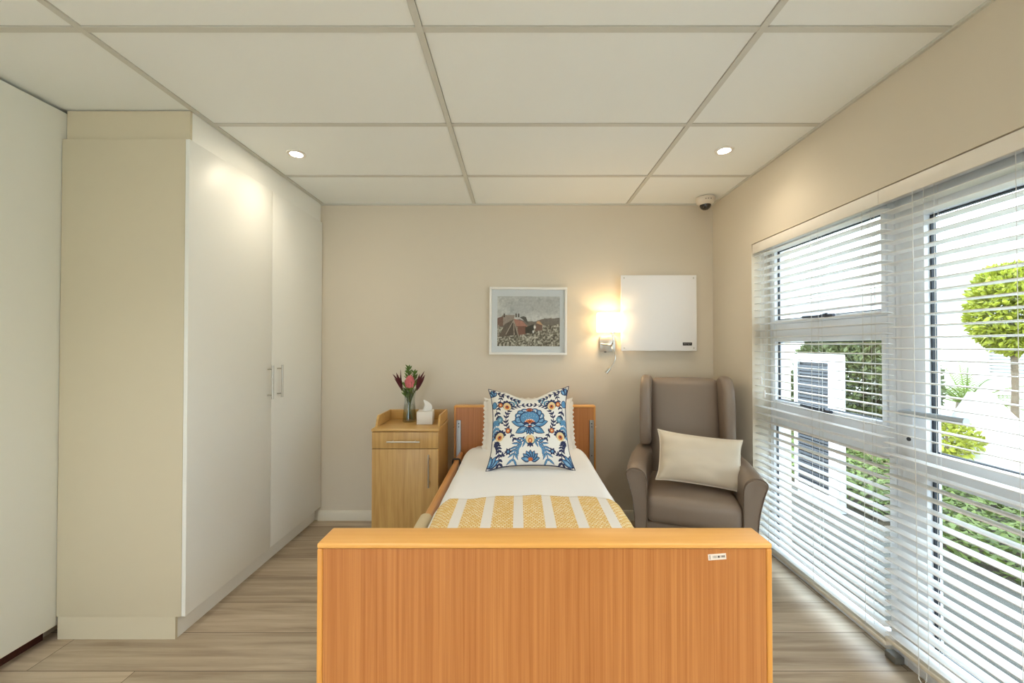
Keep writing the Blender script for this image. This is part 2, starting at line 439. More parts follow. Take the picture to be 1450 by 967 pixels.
# grid bars
bm = bmesh.new()
for x in (-1.530, -0.346, 0.853):
    box(bm, x-.012, x+.012, YR, YW, H, H+.009)
yy = 2.593
while yy > YR:
    xs = [XL, -1.530, -0.346, 0.853, XW]
    for a, b in zip(xs, xs[1:]):
        box(bm, a+.012, b-.012, yy-.012, yy+.012, H+.0012, H+.009)
    yy -= 0.604
struct('trim_1', bm, M['grid'], label='thin grid bars between the ceiling tiles', smooth=False)
bm = bmesh.new()
box(bm, XL, XW, YW-.014, YW, H-.006, H+.009); box(bm, XW-.014, XW, YR, YW-.014, H-.006, H+.009)
struct('trim_2', bm, M['grid'], label='angle trim where ceiling meets walls', smooth=False)

def skirting(name, pts, label):
    bm = bmesh.new()
    prof = [(0,0),(0.016,0),(0.016,0.055),(0.013,0.066),(0.007,0.074),(0,0.076)]
    (x0,y0),(x1,y1) = pts
    d = Vector((x1-x0, y1-y0, 0)); L = d.length; d.normalize(); nrm = Vector((d.y, -d.x, 0))
    A = [bm.verts.new(Vector((x0,y0,0))+nrm*p[0]+Vector((0,0,p[1]))) for p in prof]
    Bv = [bm.verts.new(Vector((x1,y1,0))+nrm*p[0]+Vector((0,0,p[1]))) for p in prof]
    n = len(prof)
    for i in range(n): bm.faces.new((A[i],A[(i+1)%n],Bv[(i+1)%n],Bv[i]))
    bm.faces.new(A[::-1]); bm.faces.new(Bv)
    struct(name, bm, M['skirt'], label=label)
skirting('baseboard_back', ((-1.55, YW), (XW, YW)), 'pale skirting along the wall behind the bed')
skirting('baseboard_right', ((XW, YW-.02), (XW, OY1)), 'pale skirting behind the armchair')
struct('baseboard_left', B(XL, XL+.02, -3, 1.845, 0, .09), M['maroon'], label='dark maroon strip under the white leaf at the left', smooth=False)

# white full-height leaf at the left
bm = B(-2.165, -2.1255, -1.2, 1.90, .064, H-.012, bev=.002)
struct('door_2', bm, M['leaf_white'], label='tall plain white sliding leaf at the left')

# ------------------------------------------------------------------ wardrobe
wx, wy0, wy1 = -1.530, 1.847, 3.105
w = thing('wardrobe', 'tall white glossy two-door wardrobe built up to the ceiling', 'wardrobe', (-1.83, 2.47, 0))
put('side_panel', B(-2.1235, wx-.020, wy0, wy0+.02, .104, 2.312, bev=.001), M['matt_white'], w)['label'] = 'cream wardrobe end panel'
bm = bmesh.new()
box(bm, -2.118, wx-.024, wy1-.02, wy1, .104, 2.312); box(bm, -2.118, wx-.024, wy0+.021, wy1-.021, 2.292, 2.312); box(bm, -2.118, wx-.024, wy0+.021, wy1-.021, .104, .124)
box(bm, -2.118, -2.10, wy0+.021, wy1-.021, .125, 2.291)
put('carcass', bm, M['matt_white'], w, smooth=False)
bm = B(-2.10, wx-.013, wy0+.0305, wy1, 2.3135, H-.0005)
put('fascia', bm, M['gloss_white'], w, smooth=False)
put('end_filler', B(-2.122, wx-.0135, wy0+.018, wy0+.030, 2.3135, H-.0005), M['matt_white'], w, smooth=False)  # fascia end split off to carry the painted-in side shade
bm = B(-2.118, -1.576, wy0+.0145, wy1, .0005, .103)
put('plinth', bm, M['gloss_white'], w, smooth=False)
put('plinth_return', B(-2.118, -1.5765, wy0+.002, wy0+.014, .0005, .103), M['matt_white'], w, smooth=False)  # plinth end, coloured with the same painted side shade
ym = 2.477
for (a, b, hy) in ((wy0, ym-.0015, 2.437), (ym+.0015, wy1, 2.535)):
    d = put('door', B(wx-.019, wx, a, b, .106, 2.312, bev=.0015), M['gloss_white'], w)
    hb = bmesh.new()
    tube(hb, [(wx+.032, hy, 1.025), (wx+.032, hy, 1.229)], .0062, 12)
    for z in (1.048, 1.206): tube(hb, [(wx-.001, hy, z), (wx+.032, hy, z)], .0042, 10)
    put('handle', hb, M['steel'], d)['label'] = 'steel bar handle'

# ------------------------------------------------------------------ bed
FX0, FX1, FH = -0.465, 0.586, 0.893
bed = thing('hospital_bed', 'beech-framed care bed with tall wooden footboard and headboard', 'bed', (0.06, 2.0, 0))
def board(kind, y0, y1, x0, x1, h, face):
    """U-shaped rim with an inset panel; face=-1: panel shows towards -y"""
    t = .013
    bm = bmesh.new()
    box(bm, x0, x1, y0, y1, h-t, h, bev=.004, seg=3)
    o = put(kind, bm, M['wood_edge'], bed)
    for (a, b) in ((x0+.0003, x0+t), (x1-t, x1-.0003)):
        put('edge_post', B(a, b, y0+.0003, y1-.0003, .06, h-t-.0003, bev=.003, seg=3), M['wood_edge_v'], o)
    bm = B(x0+t+.0005, x1-t-.0005, y0+.0035, y1-.0035, .075, h-t-.0005)
    put('panel', bm, M['wood_panel'], o, smooth=False)
    for x in (x0+.12, x1-.12):
        put('foot', B(x-.03, x+.03, (y0+y1)/2-.03, (y0+y1)/2+.03, .0005, .0748, bev=.004), M['black'], o)
    return o
foot = board('footboard', .925, 1.007, FX0, FX1, FH, -1)
head = board('headboard', 2.960, 3.040, -.477, .573, .905, -1)
# aluminium height tracks on the headboard
for x in (-.440, .541):
    bm = bmesh.new()
    box(bm, x-.015, x-.008, 2.946, 2.9605, .45, .80); box(bm, x+.008, x+.015, 2.946, 2.9605, .45, .80); box(bm, x-.008, x+.008, 2.954, 2.9605, .45, .80)
    tr = put('track', bm, M['alu'], head, smooth=False); tr['label'] = 'grey metal slide track'
    for z in (.776, .752, .54): put('screw', tube(bmesh.new(), [(x, 2.9545, z), (x, 2.949, z)], .0042, 10), M['black'], tr)
for x in (-.4805, .5765):
    put('bolt', tube(bmesh.new(), [(x-.006, 3.0, .74), (x+.006, 3.0, .74)], .006, 10), M['chrome'], head)
# sleeping platform and side boards
put('base_frame', B(-.375, .475, 1.008, 2.958, .30, .375, bev=.006), M['alu'], bed)
put('mattress', (lambda b: rcube(b, (.05, 1.983, .50), (.76, 1.94, .245), .05, k=4, m=4))(bmesh.new()), M['pillow'], bed)
# left side rail
rx, rz = -.418, .552
bm = bmesh.new()
rcube(bm, (rx, 2.22, rz), (.034, 1.42, .052), .015, k=4, m=6)
rl = put('side_rail', bm, M['wood_rail'], bed)
rcube(bm2 := bmesh.new(), (rx, 1.665, rz+.002), (.058, .34, .076), .026, k=5, m=4)
put('rail_sleeve', bm2, M['sleeve'], rl)['label'] = 'beige padded sleeve on the rail'
bm = bmesh.new()
loop = [(rx-.021+.0, 2.70, rz-.03), (rx-.024, 2.70, rz), (rx-.021, 2.70, rz+.03), (rx, 2.70, rz+.034), (rx+.021, 2.70, rz+.03), (rx+.024, 2.70, rz), (rx+.021, 2.70, rz-.03), (rx, 2.70, rz-.034)]
tube(bm, smooth_curve(loop, 4, True), .006, 8, closed=True)
put('strap', bm, M['black'], rl)['label'] = 'black strap around the rail'
for y in (1.56, 2.86):
    put('rail_post', extrude_poly(bmesh.new(), [(rx-.01, rz-.0265), (rx+.01, rz-.0265), (rx+.01, .345), (-.374, .345), (-.374, .32), (rx-.01, .32)], 'y', y-.013, y+.013), M['alu'], rl, smooth=False)

# barcode sticker on the footboard
def grid_plane(bm, nx, nz, P):
    V = [[bm.verts.new(P(i/nx, j/nz)) for i in range(nx+1)] for j in range(nz+1)]
    for j in range(nz):
        for i in range(nx): bm.faces.new((V[j][i], V[j][i+1], V[j+1][i+1], V[j+1][i]))
    return V
def decal(name, parent, c, w, h, roll, y, cols_fn, nx=96, nz=32):
    """thin printed label standing on a face that looks towards -y"""
    bm = bmesh.new(); cr, sr = math.cos(roll), math.sin(roll)
    def P(u, v, yy=y-.0008):
        a, b = (u-.5)*w, (v-.5)*h
        return Vector((c[0]+a*cr-b*sr, yy, c[1]+a*sr+b*cr))
    V = grid_plane(bm, nx, nz, P)
    ring = [V[0][i] for i in range(nx+1)] + [V[j][nx] for j in range(1, nz+1)] + [V[nz][i] for i in range(nx-1, -1, -1)] + [V[j][0] for j in range(nz-1, 0, -1)]
    back = [bm.verts.new((v.co.x, y, v.co.z)) for v in ring]
    for i in range(len(ring)):
        k = (i+1) % len(ring); bm.faces.new((ring[i], ring[k], back[k], back[i]))
    o = put(name, bm, M['label'], parent, smooth=False)
    U = np.array([i/nx for j in range(nz+1) for i in range(nx+1)]); W = np.array([j/nz for j in range(nz+1) for i in range(nx+1)])
    c0 = cols_fn(U, W)
    allc = np.ones((len(o.data.vertices), 3))*c0[0]; allc[:len(c0)] = c0
    set_colors(o.data, allc)
    return o
L3 = lambda r, g, b: np.array(srgb(r, g, b)[:3])
def barcode(U, W):
    c = np.tile(L3(236, 222, 206), (len(U), 1))
    rng = random.Random(3)
    for v in (.26, .5, .74):
        c[((U-.09)**2*12 + (W-v)**2) < .009] = L3(70, 52, 42)
    u = .24
    while u < .95:
        wd = rng.uniform(.008, .022)
        if not (.55 < u < .63): c[(U > u) & (U < u+wd*.6) & (W > .3) & (W < .74)] = L3(120, 112, 104)
        u += wd*1.5
    c[((U-.59)/.045)**2 + ((W-.5)/.2)**2 < 1] = L3(58, 46, 38)
    c[(U > .72) & (U < .93) & (W > .36) & (W < .66) & (np.sin(U*150) > -.3)] = L3(84, 82, 76)
    return c
decal('sticker', foot, (.4595, .861), .0415, .0136, math.radians(4), .9285, barcode)['label'] = 'small white barcode sticker'

# ------------------------------------------------------------------ bedding
CX0, CX1, CZ = -.372, .468, .648
def cover_pt(s, y, off=0.0, drop=.24, x0=CX0, x1=CX1):
    """s metres across from the middle, measured on the cloth; returns point and follows the mattress edge"""
    mid = (x0+x1)/2; hw = (x1-x0)/2; r = .075
    flat = hw - r; a = abs(s); sg = 1 if s >= 0 else -1
    if a <= flat: x, z = a, 0.0; nx, nz = 0, 1
    elif a <= flat + r*PI/2:
        th = (a-flat)/r; x = flat + r*math.sin(th); z = -r + r*math.cos(th); nx, nz = math.sin(th), math.cos(th)
    else:
        e = a-flat-r*PI/2; x = hw + e*.03; z = -r - e; nx, nz = 1, 0
    z += -.012*(x/hw)**2
    nzv = noise.noise(Vector((s*5, y*2.2, 1.3)))*.006 + noise.noise(Vector((s*16, y*9, 4.1)))*.0022
    if a > flat + r*PI/2: nzv += .006*math.sin(y*23+s*3)*min(1, (a-flat-r*PI/2)/.1)
    zh = -.05*max(0, (y-2.70)/.25)**2          # sinks a little under the pillow
    return Vector((mid + sg*(x + nx*(off+nzv)), y, CZ + z + zh + nz*(off+nzv)))
def cloth(name, mat, y0, y1, s0, s1, ns, ny, off, hem=None, thick=.006, uvname=None):
    bm = bmesh.new(); uvl = bm.loops.layers.uv.new('weave') if uvname else None
    V = []
    for j in range(ny+1):
        row = []
        for i in range(ns+1):
            s = s0+(s1-s0)*i/ns; yt = y1 + (hem(s) if hem else 0)
            y = y0+(yt-y0)*j/ny
            row.append(bm.verts.new(cover_pt(s, y, off)))
        V.append(row)
    for j in range(ny):
        for i in range(ns):
            f = bm.faces.new((V[j][i], V[j][i+1], V[j+1][i+1], V[j+1][i]))
            if uvl:
                for lp, (ii, jj) in zip(f.loops, ((i,j),(i+1,j),(i+1,j+1),(i,j+1))):
                    s = s0+(s1-s0)*ii/ns
                    lp[uvl].uv = (s + (CX0+CX1)/2, V[jj][ii].co.y)
    o = put(name, bm, mat)
    m = o.modifiers.new('thickness', 'SOLIDIFY'); m.thickness = thick; m.offset = 1
    return o
half = (CX1-CX0)/2
o = cloth('bedspread', M['linen'], 1.012, 2.945, -(half+.20), half+.20, 90, 110, 0.0)
tag(o, 'plain white bedspread pulled smooth over the mattress', 'bedspread')
hem = lambda s: .010*math.sin(s*9+1) + .006*math.sin(s*31) - (.05 if s < -.36 else 0)*min(1, (-s-.36)/.05)
o = cloth('throw_blanket', M['throw'], 1.016, 1.835, -(half+.02), half+.17, 90, 70, .0085, hem, .005, 'weave')
tag(o, 'folded white throw with ochre woven stripes across the bed foot', 'blanket')

# ---- pillow generator
def pillow_mesh(bm, W, Hh, T, n=40, pin=.10, power=.45, dip=0.0, ears=0.0, fn=None, flange=0.0):
    """front (towards -y) and back sheets in the local xz plane, centred on 0; returns grids of verts"""
    def P(i, j, side):
        u, v = -1+2*i/n, -1+2*j/n
        x = u*W/2*(1-pin*(1-v*v)); z = v*Hh/2*(1-pin*(1-u*u))
        if v > 0: z -= dip*max(0, 1-(u/.62)**2)**1.5*v
        x += ears*u*abs(u)**5*abs(v)**5*W/2; z += ears*v*abs(v)**5*abs(u)**5*Hh/2
        t = T/2*(max(0, 1-abs(u)**2.6)*max(0, 1-abs(v)**2.6))**power
        if dip and v > .0: t *= 1+.25*max(0, 1-(u/.5)**2)*v
        wr = noise.noise(Vector((u*2.2, v*2.2, side*3+1)))*.010*min(1, t/(T*.2+1e-6))
        p = Vector((x, side*(t+wr), z))
        return fn(p, u, v) if fn else p
    F = [[None]*(n+1) for _ in range(n+1)]; Bk = [[None]*(n+1) for _ in range(n+1)]
    for j in range(n+1):
        for i in range(n+1):
            F[j][i] = bm.verts.new(P(i, j, -1))
    for j in range(n+1):
        for i in range(n+1):
            edge = i in (0, n) or j in (0, n)
            Bk[j][i] = F[j][i] if edge else bm.verts.new(P(i, j, 1))
    for j in range(n):
        for i in range(n):
            bm.faces.new((F[j][i], F[j][i+1], F[j+1][i+1], F[j+1][i]))
            q = (Bk[j][i], Bk[j+1][i], Bk[j+1][i+1], Bk[j][i+1])
            if i in (0, n-1) and j in (0, n-1):
                if len(set(q)) == 4:
                    try: bm.faces.new(q)
                    except ValueError: pass
            else: bm.faces.new(q)
    ring = [F[0][i].co.copy() for i in range(n)] + [F[j][n].co.copy() for j in range(n)] + [F[n][i].co.copy() for i in range(n, 0, -1)] + [F[j][0].co.copy() for j in range(n, 0, -1)]
    return F, ring

# ---- floral pattern painted per vertex
def floral(U, V):
    WHITE = L3(240, 238, 232); NAVY = L3(38, 46, 84); BLUE = L3(92, 146, 190); PALE = L3(150, 188, 214); OR = L3(206, 112, 52); CREAM = L3(232, 208, 158); TEAL = L3(88, 136, 160)
    c = np.tile(WHITE, (len(U), 1))
    def ell(cx, cy, a, b, col, rot=0.0):
        cr, sr = math.cos(rot), math.sin(rot)
        x = (U-cx)*cr+(V-cy)*sr; y = -(U-cx)*sr+(V-cy)*cr
        c[(x/a)**2+(y/b)**2 < 1] = col
    def leaf(x, y, ang, L, w, col):
        cr, sr = math.cos(ang), math.sin(ang)
        a = ((U-x)*cr+(V-y)*sr)/L; b = (-(U-x)*sr+(V-y)*cr)/w
        m = (a > 0) & (a < 1) & (np.abs(b) < np.sin(np.clip(a, 0, 1)*PI)**.8*.5*(1.1-.4*a)*2*.5)
        c[m] = col
    def petal(x, y, ang, L, w, fill):
        leaf(x, y, ang, L, w, NAVY)
        k = .016/L
        leaf(x+math.cos(ang)*.018, y+math.sin(ang)*.018, ang, L-.038, w-.05, fill)
        leaf(x+math.cos(ang)*.05, y+math.sin(ang)*.05, ang, (L-.06)*.6, (w-.05)*.42, PALE)
    def line(pts, w, col):
        for (x0, y0), (x1, y1) in zip(pts, pts[1:]):
            dx, dy = x1-x0, y1-y0; q = dx*dx+dy*dy+1e-12
            t = np.clip(((U-x0)*dx+(V-y0)*dy)/q, 0, 1)
            c[(U-x0-t*dx)**2+(V-y0-t*dy)**2 < w*w] = col
    def vine(pts, n, L, w, col, lw=.010, both=True):
        P = [Vector((p[0], p[1], 0)) for p in pts]; S = smooth_curve(P, 8)
        line([(p.x, p.y) for p in S], lw, col)
        for k in range(n):
            i = int((k+.5)/n*(len(S)-1)); d = S[min(i+1, len(S)-1)]-S[max(i-1, 0)]; a = math.atan2(d.y, d.x)
            for sg in ((1, -1) if both else ((1,) if k % 2 else (-1,))):
                leaf(S[i].x, S[i].y, a+sg*.75, L, w, col)
    # wreath
    for seg in range(2):
        sg = 1 if seg else -1
        pts = [(sg*.64*math.sin(t), .10+.56*math.cos(t)) for t in [0.05, .5, .95, 1.4, 1.85, 2.25]]
        vine(pts[::-1], 12, .115, .05, NAVY, .010)
        vine([(sg*.64*math.sin(2.25), .10+.56*math.cos(2.25)), (sg*.40, -.42), (sg*.16, -.42)], 4, .10, .05, NAVY)
        # lower feathers
        vine([(sg*.10, -.44), (sg*.28, -.52), (sg*.38, -.68), (sg*.44, -.92)], 7, .20, .058, NAVY, .014)
        vine([(sg*.10, -.45), (sg*.28, -.53), (sg*.38, -.69), (sg*.44, -.92)], 7, .188, .042, BLUE, .006)
        # upper inner sprigs
        vine([(sg*.22, .80), (sg*.34, .74), (sg*.44, .64)], 3, .13, .06, TEAL)
        vine([(sg*.96, .95), (sg*.72, .88), (sg*.48, .80), (sg*.28, .76)], 7, .10, .05, NAVY)
        vine([(sg*.72, .86), (sg*.78, .66), (sg*.84, .44)], 5, .10, .045, NAVY)
        # side vines
        vine([(sg*.90, .40), (sg*.84, .20), (sg*.80, .06)], 4, .13, .06, NAVY)
        ell(sg*.80, .13, .085, .085, TEAL); ell(sg*.80, .13, .04, .04, PALE)
        vine([(sg*.97, .15), (sg*.92, -.05), (sg*.90, -.30)], 5, .16, .08, BLUE)
        vine([(sg*.92, -.42), (sg*.82, -.60), (sg*.76, -.96)], 8, .12, .055, NAVY)
        vine([(sg*.76, -.80), (sg*.66, -.74), (sg*.58, -.70)], 2, .09, .05, NAVY)
        for k in range(6): leaf(sg*.56, -.70, k*PI/3, .095, .06, NAVY)
        ell(sg*.56, -.70, .03, .03, BLUE)
        # arch flowers
        for (fx, fy, rot) in ((.60, .50, .35), (.80, -.32, .15)):
            ell(sg*fx, fy+.04, .135, .125, NAVY); ell(sg*fx, fy, .108, .115, CREAM); ell(sg*fx, fy-.02, .055, .06, OR); ell(sg*fx, fy-.01, .022, .025, NAVY)
            for k in range(7):
                a = PI*k/6; ell(sg*fx+.14*math.cos(a), fy+.04+.12*math.sin(a), .03, .03, NAVY)
        for (fx, fy) in ((.78, .55), (.58, -.18)):
            ell(sg*fx, fy, .07, .075, NAVY); ell(sg*fx, fy, .055, .062, OR); ell(sg*fx, fy, .022, .025, CREAM)
        # corners
        for k in range(3): petal(sg*.95, .80, PI/2+(k-1)*.6, .18, .11, BLUE)
        ell(sg*.94, .56, .07, .10, NAVY); ell(sg*.94, .56, .055, .085, BLUE)
        for k in range(3): petal(sg*.97, -.98, PI/2+sg*.5+(k-1)*.55, .24, .14, BLUE)
    # central flower
    petal(-.10, -.02, PI-.22, .40, .24, BLUE); petal(.10, -.02, .22, .40, .24, BLUE)
    petal(-.06, -.10, PI+.45, .36, .22, BLUE); petal(.06, -.10, -.45, .36, .22, BLUE)
    for k in range(9):
        a = PI*(-.06+1.12*k/8); x, y = .30*math.cos(a), .17+.27*math.sin(a)
        ell(x, y, .105, .105, NAVY); ell(x, y, .085, .085, BLUE); ell(x, y, .052, .052, WHITE if k % 2 else PALE); ell(x, y, .03, .03, BLUE)
    ell(0, .18, .275, .245, NAVY); ell(0, .18, .25, .22, BLUE)
    for k in range(26):
        a = k*2.4; r = .19*math.sqrt(k/26); 
        if .18+r*math.sin(a) > .16: ell(r*math.cos(a)*1.1, .20+r*math.sin(a), .014, .014, PALE)
    ell(0, .02, .16, .10, NAVY); ell(0, .06, .13, .10, WHITE)
    for k in range(7):
        leaf(0, .0, PI*(.14+.72*k/6), .17, .06, OR)
    ell(0, .06, .035, .03, L3(120, 50, 40))
    leaf(-.02, -.02, PI-.25, .17, .12, NAVY); leaf(.02, -.02, .25, .17, .12, NAVY)
    ell(-.08, -.045, .04, .025, PALE); ell(.08, -.045, .04, .025, PALE)
    ell(0, -.12, .07, .05, L3(150, 70, 50))
    for k in range(5): petal(0, -.10, -PI/2+(k-2)*.42, .22, .12, BLUE)
    for k in range(5): leaf(0, .44, PI*(.1+.8*k/4), .10, .06, OR)
    ell(0, .46, .05, .05, L3(150, 70, 40))
    # lower bud and lotus
    ell(0, -.44, .13, .13, TEAL); ell(0, -.42, .11, .11, CREAM); ell(0, -.45, .055, .065, OR); ell(0, -.45, .025, .03, CREAM)
    for k in range(3): leaf(0, -.50, -PI/2+(k-1)*.6, .13, .07, NAVY)
    for k in range(7): petal(0, -.92, PI*(.06+.88*k/6), .24, .14, BLUE)
    ell(0, -.90, .06, .04, OR)
    return c

n = 300
cush = thing('decorative_cushion', 'square white cushion embroidered with blue flowers, propped on the bed', 'cushion', (.066, 2.40, .68), local=True)
bm = bmesh.new()
def ear(p, u, v):   # bottom corners spread on the bed, right top corner a little higher
    if v > 0 and u > 0: p.z += .014*u*v*v
    return p
F, ring = pillow_mesh(bm, .455, .455, .16, n, .055, .42, .045, .10, ear)
order = {}
bm.verts.index_update()
NV = len(bm.verts)
UV = np.zeros((NV, 2)); isf = np.zeros(NV, bool)
for j in range(n+1):
    for i in range(n+1):
        k = F[j][i].index; UV[k] = (-1+2*i/n, -1+2*j/n); isf[k] = True
o = put('cover', bm, M['floral'], cush)
cols = floral(UV[:, 0], UV[:, 1]); cols[~isf] = L3(238, 236, 230)
set_colors(o.data, cols)
put('piping', tube(bmesh.new(), ring[::4], .0042, 6, closed=True), M['navy'], cush)
cush.rotation_euler = (math.radians(-30), math.radians(-.5), math.radians(0))
cush.location = (.066, 2.365, .864)

# white pillow propped on the headboard
pil = thing('bed_pillow', 'white bed pillow with frilled edge propped against the headboard', 'pillow', (.085, 2.80, .81), local=True)
bm = bmesh.new()
F, ring = pillow_mesh(bm, .60, .36, .17, 40, .03, .40)
put('pillowcase', bm, M['pillow'], pil)
bm = bmesh.new()   # frill
m = len(ring); A = []
for k, p in enumerate(ring):
    d = Vector((p.x/.30, 0, p.z/.18)); d = Vector((d.x if abs(p.x) > .27 else 0, 0, d.z if abs(p.z) > .15 else 0))
    if d.length < .1: d = Vector((p.x, 0, p.z))
    d.normalize(); wv = .022+.006*math.sin(k*1.9)
    A.append((p, p + d*wv + Vector((0, .006*math.sin(k*1.4), 0))))
va = [(bm.verts.new(a+Vector((0,-.002,0))), bm.verts.new(b+Vector((0,-.001,0))), bm.verts.new(b+Vector((0,.001,0))), bm.verts.new(a+Vector((0,.002,0)))) for a, b in A]
for k in range(m):
    q, r_ = va[k], va[(k+1)%m]
    for s in range(4): bm.faces.new((q[s], q[(s+1)%4], r_[(s+1)%4], r_[s]))
put('frill', bm, M['pillow'], pil)
pil.rotation_euler = (math.radians(-24), 0, 0); pil.location = (.072, 2.79, .795)

# ------------------------------------------------------------------ bedside cabinet
cx0, cx1, cy0, cy1, ch = -.957, -.517, 2.600, 2.955, .810
cab = thing('bedside_cabinet', 'light wood bedside cabinet with one drawer over a door', 'cabinet', ((cx0+cx1)/2, (cy0+cy1)/2, 0))
bm = bmesh.new()
box(bm, cx0+.004, cx0+.022, cy0+.021, cy1, .05, ch-.0185); box(bm, cx1-.022, cx1-.004, cy0+.021, cy1, .05, ch-.0185)
box(bm, cx0+.0225, cx1-.0225, cy1-.012, cy1, .05, ch-.0185); box(bm, cx0+.0225, cx1-.0225, cy0+.021, cy1-.0125, .05, .068)
put('carcass', bm, M['wood_cab'], cab, smooth=False)
put('top_board', B(cx0, cx1, cy0, cy1, ch-.018, ch, bev=.003), M['wood_cab_h'], cab)
gh = .072
def gal(x):
    return extrude_poly(bmesh.new(), [(cy0+.055, ch+.0002), (cy0+.085, ch+gh-.012), (cy0+.10, ch+gh), (cy1-.0005, ch+gh), (cy1-.0005, ch+.0002)], 'x', x, x+.014, .0015, 1)
for x in (cx0+.006, cx1-.020): put('gallery_side', gal(x), M['wood_cab_h'], cab)
put('gallery_back', B(cx0+.0205, cx1-.0205, cy1-.014, cy1-.0005, ch+.0002, ch+gh, bev=.0015), M['wood_cab_h'], cab)
dr = put('drawer', B(cx0+.004, cx1-.004, cy0+.002, cy0+.0205, .682, ch-.0215, bev=.002), M['wood_cab'], cab)
hb = bmesh.new(); hx = (cx0+cx1)/2-.005; hz = .731
tube(hb, [(hx-.106, cy0-.028, hz), (hx+.106, cy0-.028, hz)], .0055, 10)
for s in (-.072, .072): tube(hb, [(hx+s, cy0+.003, hz), (hx+s, cy0-.028, hz)], .004, 8)
put('handle', hb, M['steel'], dr)['label'] = 'steel bar handle'
do = put('door', B(cx0+.004, cx1-.004, cy0+.002, cy0+.0205, .055, .6785, bev=.002), M['wood_cab'], cab)
hb = bmesh.new(); hx = -.578
tube(hb, [(hx, cy0-.028, .437), (hx, cy0-.028, .649)], .0055, 10)
for z in (.470, .616): tube(hb, [(hx, cy0+.003, z), (hx, cy0-.028, z)], .004, 8)
put('handle', hb, M['steel'], do)['label'] = 'steel bar handle'
put('plinth', B(cx0+.015, cx1-.015, cy0+.04, cy1-.02, .0005, .0495), M['wood_cab'], cab, smooth=False)

# tissue box
tx, ty = -.648, 2.795
tb = thing('tissue_box', 'pale cardboard tissue box with a tissue pulled up', 'tissue box', (tx, ty, ch))
R = Matrix.Rotation(math.radians(6), 4, 'Z')
def turn(bm, c):
    bmesh.ops.transform(bm, matrix=Matrix.Translation(c) @ R, verts=bm.verts); return bm
bm = bmesh.new()
box(bm, -.054, .054, -.058, .058, .0008, .088, bev=.003)
put('carton', turn(bm, (tx, ty, ch)), M['tissue_box'], tb)
bm = bmesh.new(); rows = []
for j in range(13):
    t = j/12; row = []
    for i in range(17):
        a = 2*PI*i/16; r = (.030*(1-t)**.9+.004+.006*math.sin(PI*t))
        fold = 1+.35*math.sin(3*a+t*2)*(.3+t)
        row.append(bm.verts.new((tx+r*fold*math.cos(a)*.9+.006-.020*t*t+.012*math.sin(t*3), ty+r*fold*math.sin(a)*.5, ch+.087+.075*t)))
    rows.append(row)
for a, b in zip(rows, rows[1:]):
    for i in range(16): bm.faces.new((a[i], a[i+1], b[i+1], b[i]))
put('tissue', bm, M['tissue'], tb, angle=60)

# vase
vx, vy, vz = -.778, 2.860, ch+.0005
vs = thing('glass_vase', 'clear waisted glass vase holding cut flowers', 'vase', (vx, vy, vz))
prof = [(.0, .0), (.046, .0), (.049, .004), (.046, .05), (.040, .11), (.036, .15), (.040, .19), (.052, .236)]
inner = [(r-.003, z+.004 if z < .2 else z) for r, z in prof[2:]][::-1]
pts = smooth_curve([(r, 0, z) for r, z in prof[2:]], 5)
outer = [(.0005, 0), (.046, 0)] + [(p.x, p.z) for p in pts]
inn = [(p.x-.003, max(p.z, .010)) for p in pts][::-1] + [(.0005, .010)]
put('glass', lathe(bmesh.new(), outer+inn, (vx, vy, vz), 36), M['vase'], vs, angle=60)
wp = [(p.x-.0036, p.z) for p in pts if .0106 < p.z < .125]
put('water', lathe(bmesh.new(), [(.0005, .0106)]+wp+[(.0005, wp[-1][1])], (vx, vy, vz), 32), M['water'], vs, angle=60)

def leafshape(bm, base, d, L, w, curl=0.15, side=None):
    d = Vector(d).normalized(); side = (Vector(side) if side is not None else d.cross(Vector((random.uniform(-1,1), random.uniform(-1,1), random.uniform(-.3,.3))))).normalized()
    nrm = side.cross(d).normalized(); base = Vector(base); rows = []
    for k in range(6):
        t = k/5; ww = w*math.sin(PI*min(.98, .12+.86*t))**.8*.5
        c = base + d*L*t + nrm*curl*L*t*t
        rows.append((bm.verts.new(c-side*ww), bm.verts.new(c-nrm*ww*.35), bm.verts.new(c+side*ww)))
    for a, b in zip(rows, rows[1:]):
        bm.faces.new((a[0], a[1], b[1], b[0])); bm.faces.new((a[1], a[2], b[2], b[1]))

def flower_stem(t, top, foot):
    p0 = Vector((vx+foot[0], vy+foot[1], vz+.014)); p2 = Vector(top)
    neck = Vector((vx+foot[0]*-.25+(p2.x-vx)*.22, vy+(p2.y-vy)*.25, vz+.17))
    crv = smooth_curve([p0, neck, p2], 8)
    bm = tube(bmesh.new(), crv, .0046, 7)
    for q in (5, 7, 9, 11):
        a = q*2.1+foot[0]*90; leafshape(bm, crv[q], (math.cos(a)*.35, math.sin(a)*.35, 1), .055, .012, .1)
    put('stem', bm, M['stem'], t)
# pink protea
ptop = (vx+.012, vy-.045, vz+.272)
t = thing('protea_flower', 'pink protea bloom at the front of the glass vase', 'flower', ptop)
flower_stem(t, (ptop[0], ptop[1], ptop[2]-.02), (-.012, .006))
bm = bmesh.new(); rows = 7; random.seed(5)
for r_ in range(rows):
    nn = 11 - r_
    for k in range(nn):
        a = 2*PI*(k+.5*(r_ % 2))/nn; tt = r_/(rows-1)
        rad = .030*(1-.45*tt)
        base = Vector((ptop[0]+rad*.75*math.cos(a), ptop[1]+rad*.75*math.sin(a), ptop[2]-.028+.035*tt))
        leafshape(bm, base, (math.cos(a)*.42*(1-tt*.7), math.sin(a)*.42*(1-tt*.7), 1), random.uniform(.046, .062), .014, -.12, (-math.sin(a), math.cos(a), 0))
lathe(bm, [(.004, -.03), (.016, -.018), (.019, .008), (.014, .028), (.006, .040), (.001, .042)], ptop, 14)
